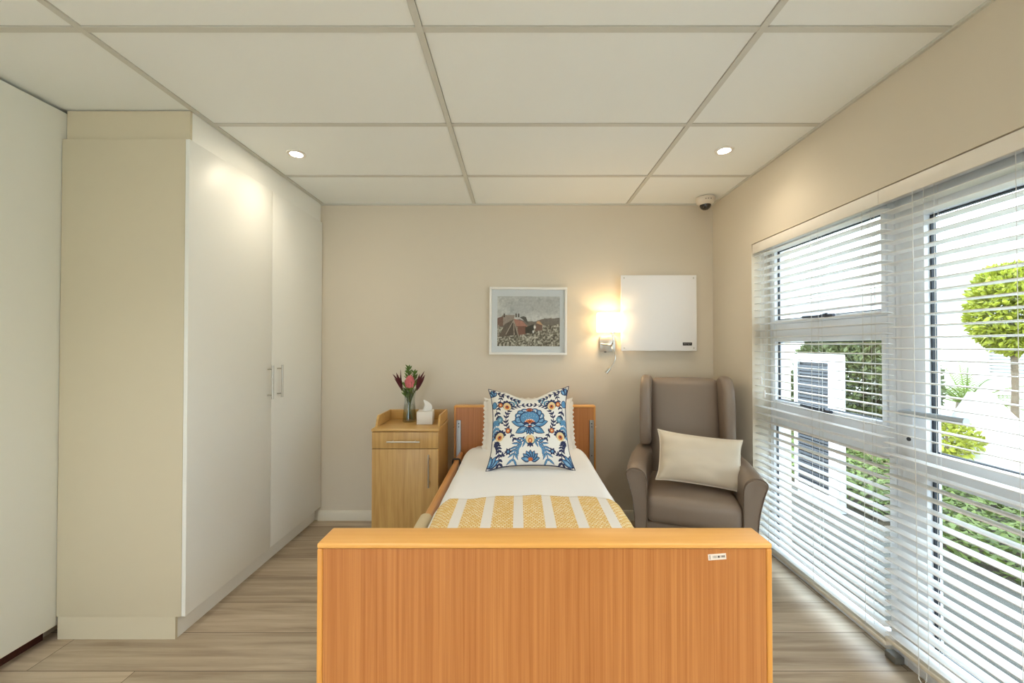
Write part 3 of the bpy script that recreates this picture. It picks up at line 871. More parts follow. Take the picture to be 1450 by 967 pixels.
put('bloom', bm, M['pink'], t, angle=70)
bm = bmesh.new()
for a in (2.6, 3.6, 5.4, .3): leafshape(bm, (ptop[0], ptop[1], ptop[2]-.055), (math.cos(a)*.55, math.sin(a)*.4, .8), .085, .018)
put('leaf', bm, M['leaf'], t, angle=70)
# burgundy conebush sprigs
for (dx, dy, tilt, lab, foot) in ((-.052, -.010, -.55, 'dark burgundy leafy sprig leaning left out of the vase', (.018, .0)), (.050, -.006, .62, 'dark burgundy leafy sprig leaning right out of the vase', (-.020, -.005))):
    base = Vector((vx+dx, vy+dy, vz+.232))
    t = thing('burgundy_sprig', lab, 'flower', base, 'burgundy sprigs in the vase')
    flower_stem(t, base, foot)
    bm = bmesh.new()
    for k in range(13):
        a = 2*PI*k/13*2.4; sp = .12+.30*((k*7) % 5)/5
        d = Vector((tilt*.75+sp*math.cos(a), sp*.8*math.sin(a), 1))
        leafshape(bm, base+Vector((0, 0, -.012+.003*k)), d, random.uniform(.075, .118), random.uniform(.015, .022), .08)
    put('bracts', bm, M['burgundy'], t, angle=70)
# green sprigs
for (dx, dy, hh, lab, foot) in ((-.012, .012, .385, 'tall green sprig at the back of the vase', (.008, .012)), (.028, .016, .352, 'shorter green sprig behind the pink bloom', (-.004, .018)), (-.022, -.02, .27, 'low green leafy sprig left of the pink bloom', (.020, -.012))):
    top = Vector((vx+dx, vy+dy, vz+hh))
    t = thing('green_sprig', lab, 'flower', (top.x, top.y, top.z-.08), 'green sprigs in the vase')
    flower_stem(t, top, foot)
    bm = bmesh.new()
    for k in range(34):
        f = k/33; a = k*2.4
        leafshape(bm, top+Vector((0, 0, -.10*(1-f))), (math.cos(a)*.8, math.sin(a)*.8, .75), .032+.012*(1-f), .011, .1)
    put('leaves', bm, M['leaf'], t, angle=70)

# ------------------------------------------------------------------ picture
pc = thing('framed_picture', 'white framed watercolour of cottages hung above the bed', 'picture', (.075, YW, 1.54))
px0, px1, pz0, pz1, py = -.2235, .376, 1.281, 1.803, 3.072
bm = bmesh.new(); t_ = .017
box(bm, px0, px1, py, YW-.0008, pz1-t_, pz1, bev=.0015); box(bm, px0, px1, py, YW-.0008, pz0, pz0+t_, bev=.0015)
box(bm, px0, px0+t_, py, YW-.0008, pz0+t_, pz1-t_, bev=.0015); box(bm, px1-t_, px1, py, YW-.0008, pz0+t_, pz1-t_, bev=.0015)
put('frame', bm, M['white_frame'], pc)
put('mount', B(px0+t_, px1-t_, 3.098, 3.104, pz0+t_, pz1-t_), M['mat_board'], pc, smooth=False)
nx, nz = 200, 160
ax0, ax1, az0, az1 = -.163, .322, 1.347, 1.735
bm = bmesh.new(); grid_plane(bm, nx, nz, lambda u, v: Vector((ax0+(ax1-ax0)*u, 3.0974, az0+(az1-az0)*v)))
o = put('print', bm, M['painting'], pc, smooth=False)
o['label'] = 'grey and brown watercolour landscape with cottages'
U = np.tile(np.linspace(0, 1, nx+1), nz+1); V = np.repeat(np.linspace(0, 1, nz+1), nx+1)
NZ = lambda s, o_: np.array([noise.fractal(Vector((u*s*1.25, v*s, o_)), 0.8, 2.1, 4) for u, v in zip(U, V)])
n1, n2, n3 = NZ(3, 1.), NZ(9, 5.), NZ(26, 9.)
c = np.tile(L3(176, 176, 174), (len(U), 1))
def blend(mask, col, a=1.0):
    a_ = (a if np.isscalar(a) else a[mask][:, None]); c[mask] = c[mask]*(1-a_)+col*a_
sky = V > .5
blend(sky, L3(200, 198, 194), np.clip(n1*1.2+.35, 0, 1)); blend(sky, L3(146, 146, 146), np.clip(n2*.7-.05, 0, .6))
hill = V < (.52 + .05*U + .05*np.clip(U-.6, 0, 1)*0 + n2*.02 - .05*np.exp(-((U-.55)/.15)**2))
blend(hill, L3(104, 94, 84), .9)
field = V < (.36+.08*U+n2*.03)
blend(field, L3(128, 122, 108), 1.0)
blend(field, L3(190, 184, 170), np.clip(n3*1.6+n2*.8, 0, .9)); blend(field, L3(78, 72, 62), np.clip(-n3*1.8-n2*.6+.1, 0, .9))
def poly(pts, col, a=1.0):
    m = np.ones(len(U), bool)
    for (x0, y0), (x1, y1) in zip(pts, pts[1:]+pts[:1]):
        m &= ((x1-x0)*(V-y0)-(y1-y0)*(U-x0)) >= 0
    blend(m, col, a)
poly([(0, .40), (.24, .44), (.28, .62), (.08, .62)], L3(150, 136, 126)); poly([(.0, .40), (.09, .40), (.09, .60), (0, .56)], L3(118, 92, 82))
poly([(.02, .18), (.16, .20), (.26, .54), (.12, .44)], L3(98, 86, 76)); poly([(.14, .20), (.32, .22), (.28, .50), (.24, .52)], L3(84, 74, 66))
poly([(.30, .40), (.50, .38), (.40, .50), (.26, .55)], L3(168, 120, 106)); poly([(.33, .22), (.46, .24), (.46, .40), (.32, .40)], L3(120, 84, 72))
poly([(.36, .58), (.50, .44), (.46, .58), (.42, .60)], L3(84, 84, 80)); poly([(.45, .26), (.58, .26), (.58, .44), (.45, .38)], L3(62, 60, 54))
poly([(.60, .30), (.72, .32), (.72, .44), (.62, .46)], L3(116, 92, 82)); poly([(.62, .46), (.73, .42), (.68, .50), (.64, .50)], L3(190, 150, 116))
for x in (.10, .29, .33): poly([(x, .58), (x+.02, .58), (x+.02, .65), (x, .65)], L3(86, 76, 70))
for (x0, y0, x1, y1) in ((.26, .52, .34, .20), (.26, .52, .14, .24), (.26, .52, .27, .22), (.02, .42, .02, .20)):
    dx, dy = x1-x0, y1-y0; tt = np.clip(((U-x0)*dx+(V-y0)*dy)/(dx*dx+dy*dy), 0, 1)
    blend((U-x0-tt*dx)**2+(V-y0-tt*dy)**2 < .000045, L3(160, 148, 134))
blend(((U-.6)/.02)**2+((V-.38)/.022)**2 < 1, L3(224, 216, 206)); blend(((U-.575)/.012)**2+((V-.29)/.03)**2 < 1, L3(210, 206, 200))
c *= 1.22*(1+.16*n3)[:, None]
set_colors(o.data, np.clip(c, 0, 1))
put('glass', B(px0+t_+.001, px1-t_-.001, 3.0855, 3.0875, pz0+t_+.001, pz1-t_-.001), M['pic_glass'], pc, smooth=False)
pc.rotation_euler = (0, math.radians(.35), 0)

# ------------------------------------------------------------------ panel heater
hx0, hx1, hz0, hz1 = .786, 1.366, 1.311, 1.892
ht = thing('panel_heater', 'square white flat wall heater panel beside the lamp', 'heater', ((hx0+hx1)/2, YW, hz0))
hp = put('panel', B(hx0, hx1, 3.052, 3.066, hz0, hz1, bev=.0035, seg=3), M['heater'], ht)
for x in (hx0+.024, hx1-.024):
    for z in (hz0+.022, hz1-.022):
        put('screw', tube(bmesh.new(), [(x, 3.0525, z), (x, 3.0500, z)], .0065, 12), M['grid'], ht); put('spacer', tube(bmesh.new(), [(x, 3.066, z), (x, YW-.0005, z)], .012, 12), M['grid'], ht)
def heater_label(U, W):
    c = np.tile(L3(34, 33, 31), (len(U), 1))
    for (a, b, z0, z1) in ((.15,.19,.35,.72),(.21,.25,.5,.75),(.33,.36,.2,.75),(.36,.40,.58,.72),(.50,.56,.5,.64),(.58,.62,.35,.72),(.66,.70,.2,.4),(.76,.84,.5,.75)):
        c[(U > a) & (U < b) & (W > z0) & (W < z1)] = L3(176, 174, 168)
    return c
decal('badge', hp, (1.293, 1.364), .071, .0235, 0, 3.0524, heater_label)['label'] = 'small dark badge with pale lettering'

# ------------------------------------------------------------------ wall lamp
lx, lz = .692, 1.36
lamp = thing('wall_lamp', 'steel wall lamp with lit white shade and flexible reading arm', 'lamp', (lx, YW, lz))
put('backplate', B(lx-.060, lx+.058, 3.088, YW-.0005, lz-.055, lz+.062, bev=.003), M['steel'], lamp)
bm = bmesh.new()
tube(bm, smooth_curve([(lx-.055, 3.081, lz+.004), (lx+.0, 3.080, lz-.002), (lx+.022, 3.055, lz-.004), (lx+.025, 3.03, lz+.02), (lx+.025, 3.03, lz+.095)], 6), .006, 10)
tube(bm, [(lx+.025, 3.03, lz+.083), (lx+.025, 3.03, lz+.098)], .020, 16)
put('arm', bm, M['chrome'], lamp)
bm = bmesh.new()   # rectangular shade, open above and below, rounded corners
sx, sy, sz0, sz1 = .690+.003, 3.025, 1.455, 1.600
def rr(w, d, r, n=5):
    out = []
    for qx, qy, a0 in ((1,1,0),(-1,1,PI/2),(-1,-1,PI),(1,-1,3*PI/2)):
        for k in range(n+1):
            a = a0+PI/2*k/n; out.append((sx+qx*(w/2-r)+r*math.cos(a), sy+qy*(d/2-r)+r*math.sin(a)))
    return out
o1, i1 = rr(.182, .120, .02), rr(.178, .116, .018)
ringz = [[bm.verts.new((p[0], p[1], z)) for p in o1] for z in (sz0, sz1)] + [[bm.verts.new((p[0], p[1], z)) for p in i1] for z in (sz1, sz0)]
for a, b in zip(ringz, ringz[1:]+ringz[:1]):
    for k in range(len(o1)): bm.faces.new((a[k], a[(k+1)%len(o1)], b[(k+1)%len(o1)], b[k]))
put('lamp_shade', bm, M['shade'], lamp)
bm = bmesh.new()
tube(bm, smooth_curve([(lx+.025, 3.07, lz-.015), (lx+.026, 3.05, lz-.035), (lx+.040, 3.03, lz-.075), (lx+.040, 3.02, lz-.11), (lx+.018, 3.01, lz-.155), (lx-.008, 3.0, lz-.180)], 6), .0042, 9)
tube(bm, [(lx+.025, 3.088, lz-.012), (lx+.025, 3.066, lz-.015)], .007, 10)
gn = put('gooseneck', bm, M['chrome'], lamp)
tube(bm2 := bmesh.new(), [(lx+.0, 3.0, lz-.172), (lx-.012, 2.997, lz-.186), (lx-.036, 2.992, lz-.214)], [.0075, .0125, .0135], 14)
put('reading_light', bm2, M['chrome'], gn)
put('switch', B(lx-.028, lx-.012, 3.082, 3.0885, lz-.0605, lz-.0535, bev=.001), M['black'], lamp)
pl = bpy.data.lights.new('lamp_bulb', 'POINT'); pl.energy = 2.2; pl.color = (1, .68, .36); pl.shadow_soft_size = .03
po = bpy.data.objects.new('lamp_bulb', pl); COL.objects.link(po); po.parent = lamp; po.location = (sx-lx, sy-YW, 1.53-lz)

# ------------------------------------------------------------------ ceiling lights and camera
def downlight(x, y, label, energy, col=(1, .87, .68)):
    d = thing('recessed_downlight', label, 'downlight', (x, y, H), 'round downlights set into the ceiling')
    put('trim_ring', lathe(bmesh.new(), [(.050, .0054), (.050, .0), (.047, -.003), (.034, -.002), (.032, .003), (.032, .0054)], (x, y, H), 32), M['ring'], d)
    bm = lathe(bmesh.new(), [(.0005, .0025), (.030, .0025), (.0315, .0045), (.0005, .0050)], (x, y, H), 24)
    put('bulb', bm, M['bulb'], d)
    l = bpy.data.lights.new('downlight_beam', 'SPOT'); l.energy = energy; l.color = col; l.spot_size = math.radians(142); l.spot_blend = 1.0; l.shadow_soft_size = .03
    lo = bpy.data.objects.new('downlight_beam', l); COL.objects.link(lo); lo.parent = d; lo.location = (0, 0, -.012)
downlight(-1.28, 2.289, 'small lit downlight in the ceiling beside the wardrobe', 3)
downlight(1.166, 2.248, 'small lit downlight in the ceiling near the window wall', 5)
for (x, y) in ((-1.28, -.13), (1.166, -.13), (-1.28, -2.0), (1.166, -2.0)):  # added lamps out of view, brighten the room from the front
    downlight(x, y, 'lit downlight in the ceiling away from the bed wall', 42, (.97, .98, 1))

sc = thing('security_camera', 'white dome security camera in the ceiling corner over the chair', 'camera', (1.395, 2.965, H))
cxx, cyy = 1.395, 2.965
put('housing', lathe(bmesh.new(), [(.0005, -.0005), (.066, -.0005), (.068, -.018), (.060, -.040), (.046, -.052), (.040, -.055), (.0005, -.055)], (cxx, cyy, H), 36), M['cam_white'], sc)
put('dome', lathe(bmesh.new(), [(.040, -.0552), (.039, -.064), (.032, -.078), (.018, -.089), (.0005, -.092)], (cxx, cyy, H), 28), M['cam_dome'], sc, angle=60)
for a in (-2.0, -1.75, -1.45): put('slot', tube(bmesh.new(), [(cxx+.066*math.cos(a), cyy+.066*math.sin(a), H-.026), (cxx+.066*math.cos(a+.12), cyy+.066*math.sin(a+.12), H-.026)], .0025, 6), M['black'], sc)

# ------------------------------------------------------------------ armchair (own frame: front is -y)
ch_ = thing('armchair', 'taupe leatherette wingback armchair in the corner by the window', 'armchair', (1.098, 2.60, 0), local=True, rot=(0, 0, math.radians(-18)))
L_ = lambda nm, bm, mt, par=ch_, **k: put(nm, bm, mt, par, **k)
# base apron
bm = rcube(bmesh.new(), (0, -.02, .225), (.56, .62, .19), .02, k=3, m=6); L_('seat_base', bm, M['taupe'])
# seat cushion
bm = rcube(bmesh.new(), (0, -.065, .395), (.515, .60, .15), .045, k=5, m=10, bulge=(0, .02, .03)); st = L_('seat_cushion', bm, M['taupe'])
bm = bmesh.new()
tube(bm, [(-.235, -.366, .328), (0, -.384, .326), (.235, -.366, .328)], .0035, 6); L_('seam', bm, M['taupe_seam'], st)
# backrest: leaning slab
def lean(q):
    q.y += (q.z+.10)*.16
    return q
bm = rcube(bmesh.new(), (0, .235, .765), (.455, .13, .70), .045, k=5, m=12, bulge=(0, .03, .008), fn=lean); L_('backrest', bm, M['taupe'])
# wings
for s in (-1, 1):
    prof = smooth_curve([(.36, .66), (.10, .665), (.055, .71), (.048, .84), (.055, .98), (.085, 1.08), (.15, 1.135), (.235, 1.14), (.31, 1.11)], 6)
    pts = [(p[0], p[1]) for p in [Vector((q.x, q.y)) for q in [Vector((v[0], v[1], 0)) for v in prof]]] + [(.36, .95)]
    bm = extrude_poly(bmesh.new(), pts, 'x', -.036, .036, .026, 5)
    bmesh.ops.transform(bm, matrix=Matrix.Translation((s*.246, 0, 0)) @ Matrix.Translation((0, .3, 0)) @ Matrix.Rotation(s*math.radians(4), 4, 'Z') @ Matrix.Translation((0, -.3, 0)), verts=bm.verts)
    L_('wing', bm, M['taupe'], angle=50)
# arms: flared outline swept back
for s in (-1, 1):
    out = smooth_curve([(.262, .10, 0), (.262, .40, 0), (.262, .54, 0), (.272, .60, 0), (.306, .630, 0), (.352, .628, 0), (.378, .600, 0), (.362, .54, 0), (.340, .44, 0), (.328, .30, 0), (.326, .10, 0)], 5)
    bm = bmesh.new()
    secs = []
    for (y, dz, sc_) in ((-.365, 0, .90), (-.372, 0, .96), (-.36, .0, 1.0), (-.20, .006, 1.0), (.0, .02, 1.0), (.16, .035, .98), (.27, .045, .93)):
        secs.append([bm.verts.new((s*(.31+(p.x-.31)*sc_-.012-.055*max(0, (y+.1)/.37)), y, .36+(p.y-.36)*sc_ + dz*max(0, (p.y-.4)/.25))) for p in out])
    nn = len(out)
    for a, b in zip(secs, secs[1:]):
        for k in range(nn): bm.faces.new((a[k], a[(k+1)%nn], b[(k+1)%nn], b[k]))
    bm.faces.new(secs[0]); bm.faces.new(secs[-1][::-1])
    ar = L_('arm', bm, M['taupe'], angle=50)
    bm = tube(bmesh.new(), [(s*(p.x-.012), -.3665, p.y) for p in out], .0032, 6); L_('piping', bm, M['taupe_seam'], ar)
# legs
for sx_ in (-1, 1):
    for sy_ in (-1, 1):
        x, y = sx_*.27, (-.30 if sy_ < 0 else .27)
        bm = bmesh.new(); tube(bm, [(x, y, .131), (x+sx_*.01, y+sy_*.012, .0005)], [.026, .017], 14); L_('leg', bm, M['darkwood'])

# cream cushion on the chair
cc = thing('lumbar_cushion', 'oblong cream satin cushion leaning on the armchair seat', 'cushion', (1.1, 2.45, .65), local=True)
bm = bmesh.new(); F, ring = pillow_mesh(bm, .465, .29, .15, 44, .030, .45, 0, .06); L_('cover', bm, M['satin'], cc)
L_('piping', tube(bmesh.new(), ring[::2], .0045, 7, closed=True), M['satin_edge'], cc)
cc.rotation_euler = Euler((math.radians(-24), math.radians(5), math.radians(-14)), 'XYZ')
cc.location = (1.102, 2.44, .655)

# ------------------------------------------------------------------ windows in the right wall
FX0_, FX1_ = 1.635, 1.700
def frame_rect(bm, y0, y1, z0, z1, w, x0=FX0_, x1=FX1_, wb=None, wt=None):
    wb = wb or w; wt = wt or w
    box(bm, x0, x1, y0, y0+w, z0, z1, bev=.003); box(bm, x0, x1, y1-w, y1, z0, z1, bev=.003)
    box(bm, x0, x1, y0+w, y1-w, z0, z0+wb, bev=.003); box(bm, x0, x1, y0+w, y1-w, z1-wt, z1, bev=.003)
WY0 = 1.730
win = B(1.715, 1.718, 0, .001, 0, .001); win.free()
bm = bmesh.new()
frame_rect(bm, WY0, OY1-.001, .001, OH-.001, .035, wb=.06)
box(bm, FX0_, FX1_, WY0+.0355, OY1-.0365, 1.40, 1.485, bev=.003); box(bm, FX0_, FX1_, WY0+.0355, OY1-.0365, .85, .985, bev=.003)
w1 = struct('window_1', bm, M['upvc'], label='tall white window of three lights beside the armchair')
lights_ = ((.061, .85), (.985, 1.40), (1.485, OH-.036))
for k, (a, b) in enumerate(lights_):
    if k > 0:
        bm = bmesh.new(); frame_rect(bm, WY0+.036, OY1-.037, a+.001, b-.001, .024, x0=1.628, x1=1.69)
        sa = put('sash', bm, M['upvc'], w1)
        ga = .025
    else: sa, ga = w1, 0
    bm = bmesh.new(); y0, y1, z0, z1 = WY0+.036+ga, OY1-.037-ga, a+.002+ga, b-.002-ga
    frame_rect(bm, y0, y1, z0, z1, .0045, x0=1.648, x1=1.662); put('gasket', bm, M['gasket'], sa)
    put('pane', B(1.652, 1.658, y0+.003, y1-.003, z0+.003, z1-.003), M['glass'], sa, smooth=False)
for (z, y) in ((1.502, 2.10), (1.002, 2.12)):
    bm = bmesh.new()
    tube(bm, [(1.612, y+.16, z+.010), (1.612, y+.04, z+.006), (1.610, y-.02, z+.010)], [.007, .008, .011], 10)
    tube(bm, [(1.629, y-.02, z+.004), (1.604, y-.02, z+.004)], .014, 12); tube(bm, [(1.610, y-.02, z+.004), (1.610, y-.065, z+.006)], .008, 10)
    put('stay', bm, M['stay'], w1)['label'] = 'dark grey window stay'
# glazed door beside it
DY0, DY1 = .80, 1.729
bm = bmesh.new()
frame_rect(bm, DY0, DY1-.001, .001, OH-.001, .036)
d1 = struct('door_1', bm, M['upvc'], label='white glazed door behind the nearer blind')
bm = bmesh.new()
frame_rect(bm, DY0+.038, DY1-.039, .039, OH-.039, .098, x0=1.622, x1=1.685)
box(bm, 1.622, 1.685, DY0+.137, DY1-.138, .816, .924, bev=.003)
lf = put('leaf', bm, M['upvc'], d1)
for (z0, z1) in ((.138, .816), (.924, OH-.138)):
    bm = bmesh.new(); frame_rect(bm, DY0+.137, DY1-.138, z0, z1, .006, x0=1.644, x1=1.666); put('gasket', bm, M['gasket'], lf)
    put('pane', B(1.652, 1.658, DY0+.140, DY1-.141, z0+.003, z1-.003), M['glass'], lf, smooth=False)
bm = bmesh.new(); hy = 1.648
box(bm, 1.610, 1.6225, hy-.016, hy+.016, .93, 1.15, bev=.004)
hd = put('door_handle', bm, M['upvc'], lf)
bm = bmesh.new(); tube(bm, smooth_curve([(1.612, hy, 1.075), (1.588, hy, 1.075), (1.570, hy-.015, 1.075), (1.568, hy-.08, 1.078), (1.572, hy-.245, 1.082)], 6), .0135, 12)
put('lever', bm, M['lever'], hd)['label'] = 'grey lever handle'
put('keyhole', tube(bmesh.new(), [(1.6105, hy, .965), (1.606, hy, .965)], .008, 14), M['stay'], hd)
# second fixed light in front of it
bm = bmesh.new(); frame_rect(bm, OY0+.001, DY0-.001, .001, OH-.001, .055)
box(bm, FX0_, FX1_, OY0+.056, DY0-.056, .85, .985, bev=.003)
w2 = struct('window_2', bm, M['upvc'], label='white window nearer than the glazed door')
for (a, b) in ((.057, .85), (.985, OH-.057)):
    put('pane', B(1.652, 1.658, OY0+.057, DY0-.057, a+.001, b-.001), M['glass'], w2, smooth=False)
# unseen window added behind the viewer for fill daylight
bm = bmesh.new()
for (x0, x1) in ((RW[0]+.001, (RW[0]+RW[1])/2-.0005), ((RW[0]+RW[1])/2+.0005, RW[1]-.001)):
    box(bm, x0, x0+.05, YR-.13, YR-.07, RW[2]+.001, RW[3]-.001); box(bm, x1-.05, x1, YR-.13, YR-.07, RW[2]+.001, RW[3]-.001)
    box(bm, x0+.05, x1-.05, YR-.13, YR-.07, RW[2]+.001, RW[2]+.05); box(bm, x0+.05, x1-.05, YR-.13, YR-.07, RW[3]-.05, RW[3]-.001)
w3 = struct('window_3', bm, M['upvc'], label='window in the wall opposite the bed', smooth=False)
bm = bmesh.new()
for (x0, x1) in ((RW[0]+.001, (RW[0]+RW[1])/2-.0005), ((RW[0]+RW[1])/2+.0005, RW[1]-.001)):
    box(bm, x0+.051, x1-.051, YR-.103, YR-.097, RW[2]+.051, RW[3]-.051)
put('pane', bm, M['glass'], w3, smooth=False)

tag(put('door_stop', B(1.592, 1.632, 1.70, 1.75, .0005, .032, bev=.004), M['grey_block']), 'small grey stop block on the floor under the nearer blind', 'door stop')

# ------------------------------------------------------------------ venetian blinds
def blind(y0, y1, zb, label, ladders, cord_y, seed, tassel=True):
    rng = random.Random(seed)
    xb = 1.556; top = 1.945; pitch = .0438
    b = thing('venetian_blind', label, 'blind', (xb, (y0+y1)/2, zb), 'white venetian blinds over the window')
    put('headrail', B(xb-.022, xb+.028, y0, y1, top+.012, OH-.0015, bev=.002), M['slat'], b)
    put('valance', B(XW+.002, XW+.014, y0, y1, OH-.064, OH-.0045, bev=.002), M['valance'], b)
    bm = bmesh.new(); z = zb+.034; zs = []
    while z < top: zs.append(z); z += pitch
    for i, z in enumerate(zs):
        tilt = math.radians(3+rng.uniform(-1.2, 1.2)); sag = rng.uniform(-.0015, .0015)
        if i in (int(len(zs)*.48),): tilt += math.radians(9)
        rows = []
        for k in range(7):
            t = k/6; y = y0+(y1-y0)*t; zz = z+sag*math.sin(PI*t)
            ring = []
            for (u, v) in ((-1, 0), (-.5, .0018), (0, .0025), (.5, .0018), (1, 0), (1, -.0028), (0, -.0005), (-1, -.0028)):
                dx = u*.025; ring.append(bm.verts.new((xb+dx*math.cos(tilt), y, zz+v-dx*math.sin(tilt))))
            rows.append(ring)
        for a, c in zip(rows, rows[1:]):
            for k in range(8): bm.faces.new((a[k], a[(k+1)%8], c[(k+1)%8], c[k]))
        bm.faces.new(rows[0]); bm.faces.new(rows[-1][::-1])
    put('slats', bm, M['slat'], b, angle=30)
    put('bottom_rail', B(xb-.026, xb+.026, y0-.002, y1+.002, zb, zb+.018, bev=.004, seg=3), M['rail'], b)
    bm = bmesh.new()
    for ly in ladders:
        for dx in (-.0275, .0275): tube(bm, [(xb+dx, ly, zb+.018), (xb+dx, ly, top+.013)], .0009, 5)
        tube(bm, [(xb+.0, ly-.012, zb+.010), (xb+.0, ly-.012, top+.013)], .0009, 5)
        for z in zs: tube(bm, [(xb-.0275, ly, z-.0035), (xb+.0275, ly, z-.0035-.003)], .0007, 4)
    put('ladder_cords', bm, M['cord'], b)
    if tassel:
        for k, (dy, zt) in enumerate(((0, 1.155), (-.035, 1.075))):
            bm = tube(bmesh.new(), [(xb-.034, cord_y+dy, top+.02), (xb-.034, cord_y+dy, zt)], .0010, 5)
            pcd = put('pull_cord', bm, M['cord'], b)
            put('tassel', tube(bmesh.new(), [(xb-.034, cord_y+dy, zt+.002), (xb-.034, cord_y+dy, zt-.006), (xb-.034, cord_y+dy, zt-.044)], [.003, .006, .0085], 10), M['slat'], pcd)
    else:
        bm = tube(bmesh.new(), smooth_curve([(xb-.034, cord_y, top+.02), (xb-.034, cord_y, 1.0), (xb-.034, cord_y-.004, zb+.05), (xb-.036, cord_y-.006, zb-.03), (xb-.036, cord_y-.024, zb-.045), (xb-.034, cord_y-.032, zb-.02), (xb-.030, cord_y-.030, zb+.004)], 6), .0013, 6)
        put('pull_cord', bm, M['cord'], b)
    return b
blind(1.681, 2.586, .098, 'white venetian blind over the far window beside the armchair', (2.45, 2.08, 1.77), 2.505, 3)
blind(.40, 1.6795, .122, 'white venetian blind over the glazed door at the near end', (1.50, 1.22, .62), 1.535, 8, False)

# ------------------------------------------------------------------ garden
GZ = -.06
struct('ground_path', B(1.706, 2.85, -6, 14, GZ-.2, GZ), M['path'], label='grey gravel path outside the window', smooth=False)
struct('ground_bed', B(2.85, 4.45, -6, 14, GZ-.2, GZ-.02), M['soil'], label='planted soil bed outside', smooth=False)
struct('ground_paving', B(4.65, 30, -10, 30, GZ-.2, GZ+.03), M['paving'], label='pale sunlit paving outside', smooth=False)
struct('kerb', B(4.45, 4.65, -6, 14, GZ-.2, GZ+.10, bev=.01), M['kerb'], label='sandstone kerb along the planted bed')
struct('ground_yard', B(-14, 1.72, -14, -3.4, GZ-.2, GZ), M['paving'], label='paved yard behind the room', smooth=False)
# unseen eave added to keep sun out of the window
struct('roof_eave', B(1.77, 2.15, -6, 9, 2.60, 2.75), M['render_white'], label='white eave above the window outside', smooth=False)
# far building
bm = bmesh.new()
FXB = 8.2
box(bm, FXB, FXB+.3, -9.0, 24, GZ+.03, 2.55)
wb = thing('garden_building', 'white single-storey building across the garden', 'building', (FXB, 10, 0))
put('wall', bm, M['render_white'], wb, smooth=False)
bm = bmesh.new(); box(bm, FXB-.75, FXB-.001, -9.5, 24.5, 2.45, 2.56); put('soffit', bm, M['render_white'], wb, smooth=False)
bm = extrude_poly(bmesh.new(), [(FXB-.85, 2.565), (FXB-.85, 2.80), (FXB+3.2, 3.9), (FXB+3.2, 2.565)], 'y', -9.7, 24.7); put('roof', bm, M['roof'], wb, smooth=False)
for (y0, y1) in ((-2.4, -.6), (5.2, 7.0), (10.2, 12.0)):
    bm = bmesh.new()
    for (a, b, c_, d_) in ((y0, y0+.07, .85, 2.15), (y1-.07, y1, .85, 2.15), (y0, y1, .78, .85), (y0, y1, 2.15, 2.22), ((y0+y1)/2-.05, (y0+y1)/2+.05, .85, 2.15)):
        box(bm, FXB-.06, FXB-.001, a, b, c_, d_)
    wn = put('window', bm, M['upvc'], wb, smooth=False)
    bm = bmesh.new(); z = .86
    while z < 2.14:
        for (a, b) in ((y0+.071, (y0+y1)/2-.051), ((y0+y1)/2+.051, y1-.071)): box(bm, FXB-.035, FXB-.008, a, b, z, z+.03)
        z += .055
    put('blind_slats', bm, M['far_glass'], wn, smooth=False)
# louvred outdoor cabinet
ax_, ay0, ay1 = 2.66, 3.35, 3.86
ac = thing('louvre_cabinet', 'white outdoor cabinet with dark louvred front seen through the far window', 'cabinet', (ax_+.05, (ay0+ay1)/2, GZ))
put('casing', B(ax_+.03, ax_+.085, ay0, ay1, GZ+.001, 1.275, bev=.006), M['ac_white'], ac)
bm = bmesh.new()
box(bm, ax_, ax_+.0295, ay0, ay0+.085, GZ+.05, 1.27, bev=.004); box(bm, ax_, ax_+.0295, ay1-.05, ay1, GZ+.05, 1.27, bev=.004)
box(bm, ax_, ax_+.0295, ay0+.085, ay1-.05, 1.20, 1.27, bev=.004); box(bm, ax_, ax_+.0295, ay0+.085, ay1-.05, GZ+.05, GZ+.12, bev=.004)
put('rim', bm, M['ac_white'], ac)
put('back_mesh', B(ax_+.0265, ax_+.0295, ay0+.0855, ay1-.0505, GZ+.1205, 1.1995), M['black'], ac, smooth=False)
bm = bmesh.new(); z = GZ+.125
while z < 1.175:
    box(bm, ax_+.004, ax_+.026, ay0+.086, ay1-.051, z, z+.022); z += .031
put('louvres', bm, M['grille'], ac, smooth=False)

def leaf_cloud(bm, c, rad, n, L, w, rng, squash=1.0, fill=.35, keep=None):
    for k in range(n):
        a = rng.uniform(0, 2*PI); u = rng.uniform(-1, 1); r = rad*(1-fill*rng.random()**2)*(1+.10*noise.noise(Vector((math.cos(a)*2, math.sin(a)*2, u*2))))
        s = math.sqrt(1-u*u); d = Vector((s*math.cos(a), s*math.sin(a), u*squash)); p = Vector(c)+d*r
        if keep and not keep(p): continue
        d2 = (d*.6+Vector((rng.uniform(-1,1), rng.uniform(-1,1), rng.uniform(-.6,.9)))*.8).normalized()
        sd = d2.cross(Vector((rng.uniform(-1,1), rng.uniform(-1,1), rng.uniform(-1,1)))).normalized()
        nr = sd.cross(d2); l = L*rng.uniform(.7, 1.3); ww = w*rng.uniform(.8, 1.2)/2
        a0 = bm.verts.new(p); a1 = bm.verts.new(p+d2*l*.5+sd*ww+nr*ww*.4); a2 = bm.verts.new(p+d2*l); a3 = bm.verts.new(p+d2*l*.5-sd*ww+nr*ww*.4)
        bm.faces.new((a0, a1, a2)); bm.faces.new((a0, a2, a3))
rng = random.Random(11)
